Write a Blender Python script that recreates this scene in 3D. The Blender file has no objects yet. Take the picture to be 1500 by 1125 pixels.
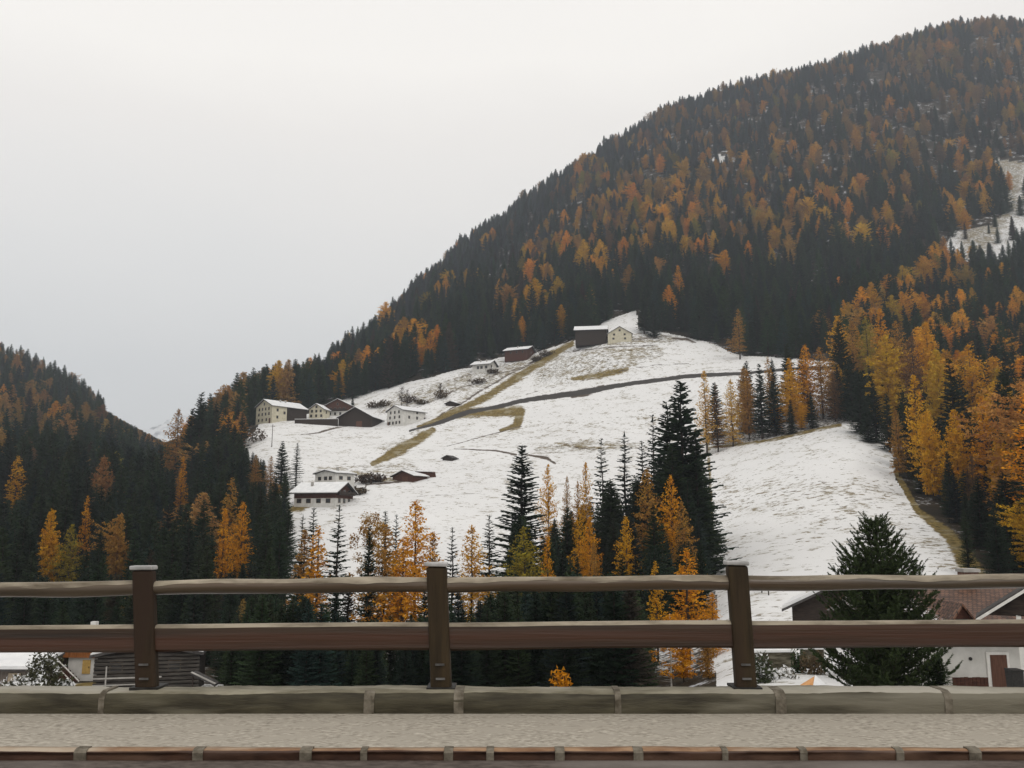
import bpy, math, random
import numpy as np
from mathutils import Vector, Matrix

# ------------------------------------------------------------------ camera, sky, sun, exposure
S = bpy.context.scene
COL = S.collection
F = 1250.0
PITCH = math.atan((770 - 562.5) / F)
CP, SP = math.cos(PITCH), math.sin(PITCH)
cam_d = bpy.data.cameras.new('camera')
cam_d.lens = 30.0
cam_d.sensor_width = 36.0
cam_d.clip_start = 0.05
cam_d.clip_end = 20000
cam = bpy.data.objects.new('camera', cam_d)
COL.objects.link(cam)
cam.rotation_euler = (math.pi / 2 + PITCH, 0, 0)
S.camera = cam
S.view_settings.view_transform = 'Standard'
S.view_settings.look = 'None'
S.view_settings.exposure = 0.0
S.view_settings.gamma = 1.0
S.cycles.max_bounces = 5
S.cycles.diffuse_bounces = 2
S.cycles.glossy_bounces = 1
S.cycles.transmission_bounces = 2
S.cycles.volume_bounces = 0
S.cycles.use_denoising = True

SUN_EL, SUN_AZ = math.radians(52), math.radians(150)      # azimuth measured from +Y towards +X
w = bpy.data.worlds.new('World')
S.world = w
w.use_nodes = True
nt = w.node_tree
nt.nodes.clear()
def N(nt, typ, **kw):
    n = nt.nodes.new(typ)
    for k, v in kw.items():
        setattr(n, k, v)
    return n
def L(nt, a, b):
    nt.links.new(a, b)
def ramp(nt, fac, stops, interp='LINEAR'):
    r = N(nt, 'ShaderNodeValToRGB')
    r.color_ramp.interpolation = interp
    e = r.color_ramp.elements
    while len(e) > 1:
        e.remove(e[0])
    e[0].position, e[0].color = stops[0][0], (*stops[0][1], 1)
    for p, c in stops[1:]:
        q = e.new(p)
        q.color = (*c, 1)
    if fac is not None:
        L(nt, fac, r.inputs[0])
    return r.outputs[0]
sky = N(nt, 'ShaderNodeTexSky')
sky.sky_type = 'NISHITA'
sky.sun_disc = False
sky.sun_elevation = SUN_EL
sky.sun_rotation = SUN_AZ
tc = N(nt, 'ShaderNodeTexCoord')
sx = N(nt, 'ShaderNodeSeparateXYZ')
L(nt, tc.outputs['Generated'], sx.inputs[0])
nz = N(nt, 'ShaderNodeTexNoise')
nz.inputs['Scale'].default_value = 2.2
nz.inputs['Detail'].default_value = 5
nz.inputs['Roughness'].default_value = 0.5
mp = N(nt, 'ShaderNodeMapping')
mp.inputs['Scale'].default_value = (1, 1, 2.4)
L(nt, tc.outputs['Generated'], mp.inputs[0])
L(nt, mp.outputs[0], nz.inputs['Vector'])
def M(nt, op, a, b=None, c=None, clamp=False):
    n = N(nt, 'ShaderNodeMath', operation=op, use_clamp=clamp)
    for i, v in enumerate((a, b, c)):
        if v is None:
            continue
        if isinstance(v, (int, float)):
            n.inputs[i].default_value = v
        else:
            L(nt, v, n.inputs[i])
    return n.outputs[0]
nn = M(nt, 'MULTIPLY_ADD', nz.outputs[0], 0.20, -0.10)
el = M(nt, 'MULTIPLY_ADD', sx.outputs[0], -0.05, sx.outputs[2])
el = M(nt, 'ADD', el, nn)
cloud = ramp(nt, el, [(0.0, (0.76, 0.765, 0.76)), (0.18, (0.81, 0.81, 0.795)), (0.29, (0.87, 0.86, 0.84)), (0.43, (0.945, 0.91, 0.87)),
                      (0.51, (1.02, 0.985, 0.935)), (0.65, (0.98, 0.95, 0.91)), (1.0, (0.92, 0.90, 0.87))])
b1 = N(nt, 'ShaderNodeBackground')
b1.inputs[1].default_value = 0.1
L(nt, sky.outputs[0], b1.inputs[0])
b2 = N(nt, 'ShaderNodeBackground')
b2.inputs[1].default_value = 1.08
L(nt, cloud, b2.inputs[0])
mx = N(nt, 'ShaderNodeMixShader')
mx.inputs[0].default_value = 0.97
L(nt, b1.outputs[0], mx.inputs[1])
L(nt, b2.outputs[0], mx.inputs[2])
wo = N(nt, 'ShaderNodeOutputWorld')
L(nt, mx.outputs[0], wo.inputs[0])

sun_d = bpy.data.lights.new('sun', 'SUN')
sun_d.energy = 0.8
sun_d.angle = math.radians(25)
sun_d.color = (1.0, 0.96, 0.9)
sun = bpy.data.objects.new('sun', sun_d)
COL.objects.link(sun)
to_sun = Vector((math.sin(SUN_AZ) * math.cos(SUN_EL), math.cos(SUN_AZ) * math.cos(SUN_EL), math.sin(SUN_EL)))
sun.rotation_euler = to_sun.to_track_quat('Z', 'Y').to_euler()

# ------------------------------------------------------------------ helpers
rng = np.random.default_rng(7)
R_ = random.Random(5)

def at(px, py, Y):
    """point at forward distance Y on the sight line of a photo pixel (1500 wide)"""
    u, v = (px - 750) / F, (562.5 - py) / F
    k = Y / (CP - v * SP)
    return Vector((u * k, Y, (SP + v * CP) * k))

def hexc(r, g, b):
    f = lambda c: (c / 255 / 12.92) if c / 255 <= 0.04045 else ((c / 255 + 0.055) / 1.055) ** 2.4
    return (f(r), f(g), f(b))

def new_mat(name):
    m = bpy.data.materials.new(name)
    m.use_nodes = True
    t = m.node_tree
    p = t.nodes['Principled BSDF']
    p.inputs['Specular IOR Level'].default_value = 0.25
    return m, t, p

def mat_noise(name, c1, c2, scale=4.0, stretch=(1, 1, 1), rough=0.85, detail=6, bump=0.0, lo=0.35, hi=0.65, spec=0.25, c3=None, s3=1.0):
    m, t, p = new_mat(name)
    tc = N(t, 'ShaderNodeTexCoord')
    mp = N(t, 'ShaderNodeMapping')
    mp.inputs['Scale'].default_value = stretch
    L(t, tc.outputs['Object'], mp.inputs[0])
    n = N(t, 'ShaderNodeTexNoise')
    n.inputs['Scale'].default_value = scale
    n.inputs['Detail'].default_value = detail
    n.inputs['Roughness'].default_value = 0.62
    L(t, mp.outputs[0], n.inputs['Vector'])
    col = ramp(t, n.outputs[0], [(lo, c1), (hi, c2)])
    if c3:
        n2 = N(t, 'ShaderNodeTexNoise')
        n2.inputs['Scale'].default_value = s3
        n2.inputs['Detail'].default_value = 4
        L(t, mp.outputs[0], n2.inputs['Vector'])
        f = ramp(t, n2.outputs[0], [(0.48, (0, 0, 0)), (0.62, (1, 1, 1))])
        mixn = N(t, 'ShaderNodeMixRGB')
        L(t, f, mixn.inputs[0])
        L(t, col, mixn.inputs[1])
        mixn.inputs[2].default_value = (*c3, 1)
        col = mixn.outputs[0]
    L(t, col, p.inputs['Base Color'])
    p.inputs['Roughness'].default_value = rough
    p.inputs['Specular IOR Level'].default_value = spec
    if bump:
        b = N(t, 'ShaderNodeBump')
        b.inputs['Strength'].default_value = bump
        b.inputs['Distance'].default_value = 0.02
        L(t, n.outputs[0], b.inputs['Height'])
        L(t, b.outputs[0], p.inputs['Normal'])
    return m

class MB:
    def __init__(s):
        s.v, s.f = [], []
    def add(s, vs, fs):
        o = len(s.v)
        s.v += [tuple(q) for q in vs]
        s.f += [tuple(i + o for i in f) for f in fs]
        return s
    def box(s, a, b, mtx=None):
        (x0, y0, z0), (x1, y1, z1) = a, b
        vs = [Vector(q) for q in ((x0, y0, z0), (x1, y0, z0), (x1, y1, z0), (x0, y1, z0), (x0, y0, z1), (x1, y0, z1), (x1, y1, z1), (x0, y1, z1))]
        if mtx is not None:
            vs = [mtx @ q for q in vs]
        return s.add(vs, [(0, 3, 2, 1), (4, 5, 6, 7), (0, 1, 5, 4), (1, 2, 6, 5), (2, 3, 7, 6), (3, 0, 4, 7)])
    def prism(s, poly, y0, y1):
        """polygon in xz swept along y"""
        n = len(poly)
        vs = [(x, y0, z) for x, z in poly] + [(x, y1, z) for x, z in poly]
        fs = [tuple(range(n)), tuple(range(2 * n - 1, n - 1, -1))]
        fs += [(i, i + n, (i + 1) % n + n, (i + 1) % n) for i in range(n)]
        return s.add(vs, fs)
    def prism_x(s, poly, x0, x1):
        n = len(poly)
        vs = [(x0, y, z) for y, z in poly] + [(x1, y, z) for y, z in poly]
        fs = [tuple(range(n)), tuple(range(2 * n - 1, n - 1, -1))]
        fs += [(i, i + n, (i + 1) % n + n, (i + 1) % n) for i in range(n)]
        return s.add(vs, fs)
    def tube(s, pts, rs, n=6):
        pts = [Vector(p) for p in pts]
        if not hasattr(rs, '__len__'):
            rs = [rs] * len(pts)
        base = len(s.v)
        for i, p in enumerate(pts):
            d = (pts[min(i + 1, len(pts) - 1)] - pts[max(i - 1, 0)]).normalized()
            a = d.cross(Vector((0.31, 0.92, 0.22))).normalized()
            b = d.cross(a)
            for k in range(n):
                q = p + (a * math.cos(2 * math.pi * k / n) + b * math.sin(2 * math.pi * k / n)) * rs[i]
                s.v.append(tuple(q))
        for i in range(len(pts) - 1):
            for k in range(n):
                s.f.append((base + i * n + k, base + i * n + (k + 1) % n, base + (i + 1) * n + (k + 1) % n, base + (i + 1) * n + k))
        s.f.append(tuple(base + k for k in range(n))[::-1])
        s.f.append(tuple(base + (len(pts) - 1) * n + k for k in range(n)))
        return s
    def mesh(s, name, mat, smooth=False):
        me = bpy.data.meshes.new(name)
        me.from_pydata(s.v, [], s.f)
        me.materials.append(mat)
        if smooth:
            me.polygons.foreach_set('use_smooth', [True] * len(me.polygons))
        me.update()
        return me
    def build(s, name, mat, parent=None, smooth=False, bevel=0):
        o = bpy.data.objects.new(name, s.mesh(name, mat, smooth))
        COL.objects.link(o)
        o.parent = parent
        if bevel:
            b = o.modifiers.new('bevel', 'BEVEL')
            b.width = bevel
            b.segments = 2
            b.limit_method = 'ANGLE'
        return o

def tag(o, label, cat, group=None):
    o['label'] = label
    o['category'] = cat
    if group:
        o['group'] = group
    return o
def struct(o, label=None):
    o['kind'] = 'structure'
    if label:
        o['label'] = label
    return o
def empty(name, loc, rz=0, label=None, cat=None, group=None, scale=1):
    o = bpy.data.objects.new(name, None)
    COL.objects.link(o)
    o.location = loc
    o.rotation_euler = (0, 0, rz)
    o.scale = (scale, scale, scale) if not hasattr(scale, '__len__') else scale
    o.empty_display_size = 0.5
    if label:
        tag(o, label, cat, group)
    return o

# ------------------------------------------------------------------ terrain table: photo row of the ground at (column, distance)
YK = np.array([7, 20, 45, 70, 100, 140, 180, 230, 280, 340, 420, 480, 560, 700, 850, 1000, 1150, 1400, 2400], float)
TAB = {
 -900: [1700, 1340, 1110, 1012, 980, 910, 835, 740, 680, 640, 600, 570, 530, 470, 400, 380, 400, 470, 600],
 -100: [1700, 1340, 1110, 1012, 985, 925, 862, 790, 740, 700, 660, 635, 602, 555, 512, 520, 560, 610, 690],
 0:    [1700, 1340, 1105, 1010, 985, 930, 870, 800, 752, 712, 675, 652, 622, 577, 535, 550, 600, 650, 700],
 60:   [1700, 1340, 1100, 1010, 985, 930, 868, 802, 758, 724, 688, 666, 636, 592, 556, 572, 618, 660, 705],
 120:  [1700, 1335, 1095, 1010, 980, 925, 868, 806, 766, 736, 702, 682, 655, 618, 592, 600, 635, 670, 710],
 175:  [1700, 1335, 1095, 1010, 978, 920, 868, 810, 774, 746, 718, 700, 680, 655, 632, 624, 640, 672, 710],
 230:  [1700, 1335, 1095, 1010, 975, 918, 866, 815, 780, 755, 732, 718, 702, 684, 665, 650, 655, 680, 710],
 290:  [1700, 1335, 1095, 1012, 975, 912, 858, 802, 750, 706, 672, 660, 658, 668, 674, 672, 675, 690, 712],
 350:  [1700, 1335, 1095, 1014, 975, 908, 848, 782, 724, 668, 632, 622, 620, 630, 645, 655, 665, 690, 712],
 400:  [1700, 1335, 1095, 1016, 972, 903, 840, 765, 706, 655, 617, 604, 592, 590, 602, 620, 640, 680, 712],
 520:  [1700, 1330, 1090, 1018, 965, 895, 830, 757, 705, 662, 618, 590, 560, 533, 518, 528, 560, 620, 700],
 640:  [1700, 1330, 1090, 1018, 965, 895, 828, 757, 706, 660, 602, 560, 520, 468, 429, 408, 405, 450, 640],
 760:  [1700, 1325, 1085, 1018, 962, 893, 825, 752, 703, 655, 592, 547, 497, 432, 374, 328, 310, 330, 560],
 900:  [1690, 1310, 1070, 1014, 958, 885, 815, 745, 695, 640, 565, 500, 452, 388, 318, 257, 220, 226, 500],
 1000: [1680, 1300, 1045, 1000, 940, 868, 803, 735, 685, 625, 553, 502, 450, 372, 293, 218, 167, 169, 450],
 1100: [1670, 1290, 1022, 965, 897, 832, 772, 704, 650, 592, 536, 500, 448, 366, 282, 196, 136, 130, 420],
 1240: [1660, 1280, 1016, 962, 893, 812, 745, 668, 615, 568, 520, 485, 440, 352, 256, 158, 102, 100, 400],
 1310: [1660, 1280, 1014, 962, 893, 808, 745, 675, 622, 574, 522, 487, 438, 346, 248, 145, 75, 76, 390],
 1400: [1660, 1280, 1014, 965, 893, 804, 745, 688, 643, 590, 530, 490, 435, 340, 240, 132, 50, 52, 380],
 1500: [1660, 1280, 1014, 965, 890, 800, 738, 682, 638, 586, 525, 484, 424, 324, 222, 118, 45, 50, 380],
 1800: [1660, 1280, 1014, 960, 880, 785, 715, 655, 605, 550, 485, 440, 380, 280, 180, 75, 10, 25, 380],
 2400: [1660, 1280, 1005, 940, 850, 745, 670, 600, 545, 490, 420, 370, 310, 210, 110, 20, -30, 0, 380],
}
PXK = np.array(sorted(TAB), float)
T = np.array([TAB[int(k)] for k in PXK], float)
LYK = np.log(YK)
def slopes(xk, A):
    """monotone-limited slopes along the last axis"""
    h = np.diff(xk)
    d = np.diff(A, axis=-1) / h
    m = np.zeros_like(A)
    m[..., 0], m[..., -1] = d[..., 0], d[..., -1]
    a, b = d[..., :-1], d[..., 1:]
    s = (a * b) > 0
    w1, w2 = 2 * h[1:] + h[:-1], h[1:] + 2 * h[:-1]
    with np.errstate(divide='ignore', invalid='ignore'):
        hm = (w1 + w2) / (w1 / a + w2 / b)
    m[..., 1:-1] = np.where(s, hm, 0)
    return m
MY = slopes(LYK, T)
def hermite(xk, x, A, Mm, axis_first):
    pass
def ground_py(px, Y):
    """photo row of the ground, vectorised over equal-shaped px, Y"""
    px = np.clip(np.asarray(px, float), PXK[0], PXK[-1] - 1e-6)
    ly = np.clip(np.log(np.asarray(Y, float)), LYK[0], LYK[-1] - 1e-9)
    j = np.clip(np.searchsorted(LYK, ly, side='right') - 1, 0, len(LYK) - 2)
    h = LYK[j + 1] - LYK[j]
    s = (ly - LYK[j]) / h
    def col(i):
        i = np.clip(i, 0, len(PXK) - 1)
        return ((1 + 2 * s) * (1 - s) ** 2 * T[i, j] + s * (1 - s) ** 2 * h * MY[i, j]
                + s * s * (3 - 2 * s) * T[i, j + 1] + s * s * (s - 1) * h * MY[i, j + 1])
    i = np.clip(np.searchsorted(PXK, px, side='right') - 1, 0, len(PXK) - 2)
    x0, x1 = PXK[i], PXK[i + 1]
    a, b = col(i), col(i + 1)
    xm, xp = PXK[np.clip(i - 1, 0, None)], PXK[np.clip(i + 2, None, len(PXK) - 1)]
    am, bp = col(i - 1), col(i + 2)
    H = x1 - x0
    ma = (b - am) / (x1 - xm)
    mb = (bp - a) / (xp - x0)
    u = (px - x0) / H
    return (1 + 2 * u) * (1 - u) ** 2 * a + u * (1 - u) ** 2 * H * ma + u * u * (3 - 2 * u) * b + u * u * (u - 1) * H * mb
def bumps(x, y):
    r = (np.sin(x * .11 + 1.3 * np.sin(y * .05)) * np.sin(y * .09 + 1.1 * np.sin(x * .04)) * .5
         + np.sin(x * .031 + y * .017 + 2) * np.sin(y * .027 - x * .011) * 1.2
         + np.sin(x * .055 + y * .16 + 1.5 * np.sin(x * .021)) * .38
         + np.sin(x * .37 + y * .21) * np.sin(y * .33 - x * .15) * .14)
    return r * np.clip((y - 60) / 500, 0.05, 1.8)
def ground_xyz(px, Y):
    py = ground_py(px, Y)
    u, v = (px - 750) / F, (562.5 - py) / F
    k = Y / (CP - v * SP)
    x = u * k
    return x, (SP + v * CP) * k + bumps(x, Y), py
def gz(x, y):
    """ground height under world x, y"""
    x, y = np.asarray(x, float), np.asarray(y, float)
    px = 750 + F * x / y
    for _ in range(5):
        v = (562.5 - ground_py(px, y)) / F
        px = 750 + F * x / y * (CP - v * SP)
    v = (562.5 - ground_py(px, y)) / F
    return (SP + v * CP) * y / (CP - v * SP) + bumps(x, y)
def project(x, y, z):
    d = CP * y + SP * z
    return 750 + F * x / d, 562.5 - F * (-SP * y + CP * z) / d
YS = np.geomspace(30, 1300, 1500)
def hit(px, py, ymin=30):
    """first ground distance whose photo row reaches py, going outwards"""
    g = ground_py(np.full_like(YS, px), YS)
    i = np.nonzero((g <= py) & (YS >= ymin))[0]
    return float(YS[i[0]]) if len(i) else 600.0
def ground_pt(px, py=None, Y=None):
    if Y is None:
        Y = hit(px, py)
    x, z, _ = ground_xyz(np.array([float(px)]), np.array([float(Y)]))
    return Vector((float(x[0]), float(Y), float(z[0])))

def in_poly(px, py, poly):
    r = np.zeros(px.shape, bool)
    n = len(poly)
    for i in range(n):
        x0, y0 = poly[i]
        x1, y1 = poly[(i + 1) % n]
        if y0 == y1:
            continue
        c = ((y0 > py) != (y1 > py)) & (px < (x1 - x0) * (py - y0) / (y1 - y0) + x0)
        r ^= c
    return r
def d_line(px, py, pts):
    best = np.full(px.shape, 1e9)
    for (x0, y0, w0), (x1, y1, w1) in zip(pts[:-1], pts[1:]):
        dx, dy = x1 - x0, y1 - y0
        s = np.clip(((px - x0) * dx + (py - y0) * dy) / (dx * dx + dy * dy), 0, 1)
        d = np.hypot(px - x0 - s * dx, py - y0 - s * dy) / ((w0 + (w1 - w0) * s) / 2)
        best = np.minimum(best, d)
    return best

MEADOW = [(350, 656), (372, 634), (386, 613), (440, 606), (505, 588), (560, 571), (640, 551), (690, 536), (735, 521), (790, 513), (845, 496),
          (888, 470), (932, 456), (936, 482), (985, 488), (1040, 502), (1090, 520), (1150, 523), (1235, 533), (1242, 560), (1243, 614), (1290, 628),
          (1308, 655), (1312, 702), (1345, 745), (1390, 780), (1425, 840), (1440, 905), (1300, 985), (1000, 985), (700, 985), (450, 985), (421, 900), (418, 760), (372, 690)]
BELT = [(1036, 652), (1046, 657), (1130, 642), (1230, 622), (1246, 612), (1246, 596), (1200, 600), (1100, 625), (1036, 637)]
CLUMP = [(735, 985), (738, 880), (750, 835), (790, 845), (812, 800), (850, 790), (905, 772), (945, 775), (985, 740), (1020, 745), (1046, 800), (1052, 900), (1040, 985)]
CLEARINGS = [[(1452, 225), (1500, 235), (1560, 250), (1560, 360), (1500, 372), (1452, 382), (1395, 385), (1378, 362), (1400, 338), (1452, 330), (1475, 310), (1462, 260)],
             [(0, 632), (16, 632), (22, 652), (44, 655), (56, 690), (40, 690), (10, 680), (-20, 660)],
             [(985, 268), (965, 283), (940, 288), (960, 275)],
             [(722, 392), (735, 400), (716, 422), (700, 428)], [(1050, 222), (1085, 228), (1070, 240), (1040, 236)]]

SOIL = [([(1240, 540, 3), (1160, 541, 4), (1000, 553, 5.5), (920, 566, 4.4), (860, 575, 6), (760, 588, 4), (690, 602, 5), (640, 617, 4), (600, 631, 2.5)], 1.0, 'road'),
        ([(838, 582, 3), (858, 577, 10), (884, 568, 4)], 1.0, 'soil'),
        ([(906, 545, 1.6), (960, 538, 1.8), (1010, 533, 1.2)], .8, 'soil'),
        ([(665, 657, 2), (730, 663, 3), (756, 669, 4)], .9, 'soil'),
        ([(770, 668, 2), (800, 673, 5), (813, 681, 3)], 1.0, 'soil'),
        ([(655, 652, 1.2), (700, 640, 1.6), (765, 622, 2.2)], .8, 'soil'),
        ([(440, 640, 1.5), (480, 631, 2.5), (510, 625, 1.5)], .9, 'soil'),
        ([(820, 650, 2), (850, 657, 5), (900, 660, 2)], .6, 'soil'),
        ([(770, 580, 1.4), (850, 560, 2.2), (912, 545, 1.6)], .7, 'soil'),
        ([(880, 500, 3), (940, 497, 5), (985, 490, 3)], .6, 'soil'),
        ([(840, 513, 4), (900, 509, 4), (960, 505, 3)], .7, 'soil'),
        ([(985, 495, 3), (1005, 497, 6), (1020, 502, 2)], .8, 'soil'),
        ([(640, 610, 2), (700, 575, 4), (770, 535, 3), (800, 517, 8)], .75, 'soil'),
        ([(600, 602, 1.6), (650, 580, 2.2), (720, 552, 4), (780, 530, 3)], .65, 'soil'),
        ([(560, 585, 1.2), (620, 566, 1.6), (690, 548, 2.4), (735, 536, 2)], .6, 'soil'),
        ([(620, 590, 1.2), (680, 567, 2.2), (745, 541, 2.4)], .62, 'soil'),
        ([(650, 598, 1.2), (705, 572, 2), (760, 545, 2)], .5, 'soil'),
        ([(845, 520, 1.4), (900, 516, 2.4), (980, 508, 1.4)], .6, 'soil'),
        ([(800, 545, 1.2), (860, 537, 1.8), (930, 528, 1.2)], .5, 'soil'),
        ([(780, 600, 1), (860, 588, 1.6), (960, 574, 1.2)], .45, 'soil'),
        ([(640, 668, 1), (700, 676, 1.5), (760, 690, 1)], .5, 'soil'),
        ([(530, 660, 1), (580, 648, 1.6), (640, 640, 1)], .45, 'soil'),
        ([(1140, 535, 1.6), (1060, 541, 1.6), (1000, 546, 1.4), (930, 558, 1.2)], .6, 'soil'),
        ([(535, 708, 3), (580, 704, 6), (636, 694, 5)], .75, 'soil'),
        ([(545, 724, 1.2), (600, 727, 1.5), (660, 725, 1.2), (720, 722, 1.0)], .6, 'soil'),
        ([(1040, 706, 2), (1060, 709, 2), (1100, 708, 1)], .5, 'soil')]
OLIVE = [([(838, 502, 8), (800, 524, 13), (755, 555, 12), (715, 579, 10), (660, 604, 9), (612, 623, 4)], .9),
         ([(546, 680, 7), (590, 656, 15), (634, 629, 9)], 1.0),
         ([(838, 556, 6), (880, 551, 12), (918, 543, 8)], .78),
         ([(852, 519, 5), (905, 516, 8), (975, 508, 5)], .52),
         ([(700, 588, 5), (745, 566, 9), (790, 541, 8)], .5),
         ([(640, 604, 4), (690, 578, 8), (740, 552, 7)], .5),
         ([(812, 649, 4), (850, 656, 8), (900, 658, 5)], .62),
         ([(640, 612, 3), (690, 603, 13), (762, 601, 13), (757, 622, 11), (733, 628, 4)], 1.0),
         ([(890, 652, 4), (905, 655, 6), (930, 652, 3)], .5),
         ([(520, 690, 8), (550, 700, 12), (610, 702, 5)], .62),
         ([(425, 745, 8), (440, 741, 16), (462, 735, 5)], .8),
         ([(1312, 690, 6), (1345, 748, 9), (1392, 785, 16), (1425, 838, 30), (1440, 900, 34)], 1.0),
         ([(1036, 640, 8), (1040, 700, 5), (1045, 790, 4)], .7),
         ([(1040, 658, 4), (1130, 645, 6), (1232, 622, 6)], .75),
         ([(115, 1008, 12), (145, 1004, 12)], 1.0)]
SPECK = [([(1480, 235, 60), (1470, 300, 60), (1430, 350, 60)], 1.0), ([(420, 640, 20), (520, 640, 30)], .4), ([(640, 690, 40), (740, 720, 60)], .36), ([(1060, 660, 30), (1220, 640, 30)], .35), ([(800, 540, 60), (900, 530, 50), (960, 515, 30)], .75), ([(560, 600, 20), (700, 555, 40), (780, 525, 30)], .8), ([(790, 660, 20), (860, 655, 25), (940, 655, 16)], .75),
         ([(700, 640, 30), (900, 620, 40), (1000, 600, 30)], .42), ([(1050, 720, 60), (1300, 740, 110), (1390, 820, 60)], .5), ([(470, 690, 20), (600, 690, 30)], .7),
         ([(870, 500, 20), (990, 495, 16)], .85), ([(560, 660, 25), (640, 620, 20)], .5), ([(0, 990, 40), (140, 990, 40)], .6)]

def build_terrain():
    px = np.concatenate([np.linspace(-900, -60, 50, endpoint=False), np.arange(-60, 1562, 2.6), np.linspace(1570, 2400, 50)])
    Y = np.concatenate([np.geomspace(7, 90, 110, endpoint=False), np.geomspace(90, 640, 560, endpoint=False), np.geomspace(640, 2400, 150)])
    P, YY = np.meshgrid(px, Y)
    x, z, py = ground_xyz(P, YY)
    nr, nc = P.shape
    co = np.stack([x, YY, z], -1).reshape(-1, 3)
    i = np.arange(nr * nc).reshape(nr, nc)
    q = np.stack([i[:-1, :-1], i[:-1, 1:], i[1:, 1:], i[1:, :-1]], -1).reshape(-1, 4)
    me = bpy.data.meshes.new('ground')
    me.vertices.add(len(co))
    me.vertices.foreach_set('co', co.ravel())
    me.loops.add(q.size)
    me.loops.foreach_set('vertex_index', q.ravel().astype(np.int32))
    me.polygons.add(len(q))
    me.polygons.foreach_set('loop_start', np.arange(0, q.size, 4, dtype=np.int32))
    me.polygons.foreach_set('use_smooth', np.ones(len(q), bool))
    me.update()
    pxr, pyr, yr = P.ravel(), py.ravel(), YY.ravel()
    snow = in_poly(pxr, pyr, MEADOW).astype(float) * (yr < 640)
    wood = (in_poly(pxr, pyr, BELT) | (in_poly(pxr, pyr, CLUMP))) & (yr < 640)
    snow[wood] = 0.46
    for c in CLEARINGS:
        snow = np.maximum(snow, in_poly(pxr, pyr, c) * .56)
    snow = np.maximum(snow, ((yr < 78) & (pxr < 330)) * .55)
    snow = np.maximum(snow, ((yr < 100) & (pxr > 1050)) * .75)
    olive, soil, speck, road = (np.zeros(len(pxr)) for _ in range(4))
    sel = (yr < 640)
    for pts, a in OLIVE:
        d = d_line(pxr, pyr, pts)
        olive = np.maximum(olive, a * np.clip(1.25 - .62 * d, 0, 1) * sel)
    for pts, a, k in SOIL:
        d = d_line(pxr, pyr, pts)
        v = a * np.clip((1.35 if k == 'road' else 1.15) - .6 * d, 0, 1) * sel
        soil = np.maximum(soil, v)
        if k == 'road':
            road = np.maximum(road, v)
    speck[:] = .30
    for pts, a in SPECK:
        d = d_line(pxr, pyr, pts)
        speck = np.maximum(speck, a * np.clip(1.5 - d, 0, 1))
    for nme, arr in (('snow', snow), ('olive', olive), ('soil', soil), ('speck', speck), ('road', road)):
        at_ = me.attributes.new(nme, 'FLOAT', 'POINT')
        at_.data.foreach_set('value', arr.astype(np.float32))
    m, t, p = new_mat('snowy_ground')
    geo = N(t, 'ShaderNodeNewGeometry')
    def noise(scale, detail=4, st=(1, 1, 1), rough=.6):
        mp = N(t, 'ShaderNodeMapping')
        mp.inputs['Scale'].default_value = st
        L(t, geo.outputs['Position'], mp.inputs[0])
        n = N(t, 'ShaderNodeTexNoise')
        n.inputs['Scale'].default_value = scale
        n.inputs['Detail'].default_value = detail
        n.inputs['Roughness'].default_value = rough
        L(t, mp.outputs[0], n.inputs['Vector'])
        return n.outputs[0]
    A = lambda nm: next(o for o in [N(t, 'ShaderNodeAttribute', attribute_name=nm)]).outputs['Fac']
    def mix(f, a, b):
        n = N(t, 'ShaderNodeMixRGB')
        for k, v in ((0, f), (1, a), (2, b)):
            if isinstance(v, tuple):
                n.inputs[k].default_value = (*v, 1)
            elif isinstance(v, float):
                n.inputs[k].default_value = v
            else:
                L(t, v, n.inputs[k])
        return n.outputs[0]
    def step(v, a, b):
        n = N(t, 'ShaderNodeMapRange', interpolation_type='SMOOTHSTEP')
        L(t, v, n.inputs[0])
        n.inputs[1].default_value, n.inputs[2].default_value = a, b
        return n.outputs[0]
    fine = noise(1.1, 6, (1, 1, 1), .7)
    rag = noise(.42, 7, (.7, .8, 1.2), .75)
    med = noise(.16, 5)
    big = noise(.03, 4)
    rows = noise(.85, 7, (.62, .9, 1.4), .72)          # clods in rows along the contour
    floor = mix(step(med, .35, .7), (.022, .018, .012), (.05, .036, .02))
    fsnow = step(M(t, 'ADD', M(t, 'MULTIPLY', med, .6), M(t, 'MULTIPLY', fine, .45)), .575, .65)
    floor = mix(M(t, 'MULTIPLY', fsnow, .9), floor, (.62, .64, .68))
    snowc = mix(big, (.67, .665, .66), (.78, .775, .765))
    snowc = mix(M(t, 'MULTIPLY', step(med, .5, .75), .5), snowc, (.50, .485, .45))
    sf = step(M(t, 'ADD', A('snow'), M(t, 'MULTIPLY_ADD', fine, 1.0, -.5)), .40, .56)
    olc = mix(step(fine, .38, .62), (.085, .062, .02), (.24, .175, .06))
    olc = mix(M(t, 'MULTIPLY', step(med, .5, .66), .6), olc, (.36, .33, .24))
    soc = mix(step(fine, .35, .65), (.055, .042, .032), (.14, .11, .085))
    # speckle of earth and stubble through thin snow
    thr = M(t, 'ADD', M(t, 'MULTIPLY_ADD', A('speck'), -.20, .645), M(t, 'MULTIPLY_ADD', med, -.34, .17))
    spk = M(t, 'SUBTRACT', rows, thr)
    spf = step(spk, .0, .035)
    g = mix(sf, floor, snowc)
    spkc = mix(step(med, .4, .6), (.07, .055, .03), (.17, .13, .06))
    g = mix(M(t, 'MULTIPLY', M(t, 'MULTIPLY', spf, sf), .85), g, spkc)
    blot = step(M(t, 'ADD', rag, M(t, 'MULTIPLY', A('speck'), .22)), .70, .80)
    g = mix(M(t, 'MULTIPLY', M(t, 'MULTIPLY', blot, sf), .75), g, (.17, .135, .055))
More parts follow.
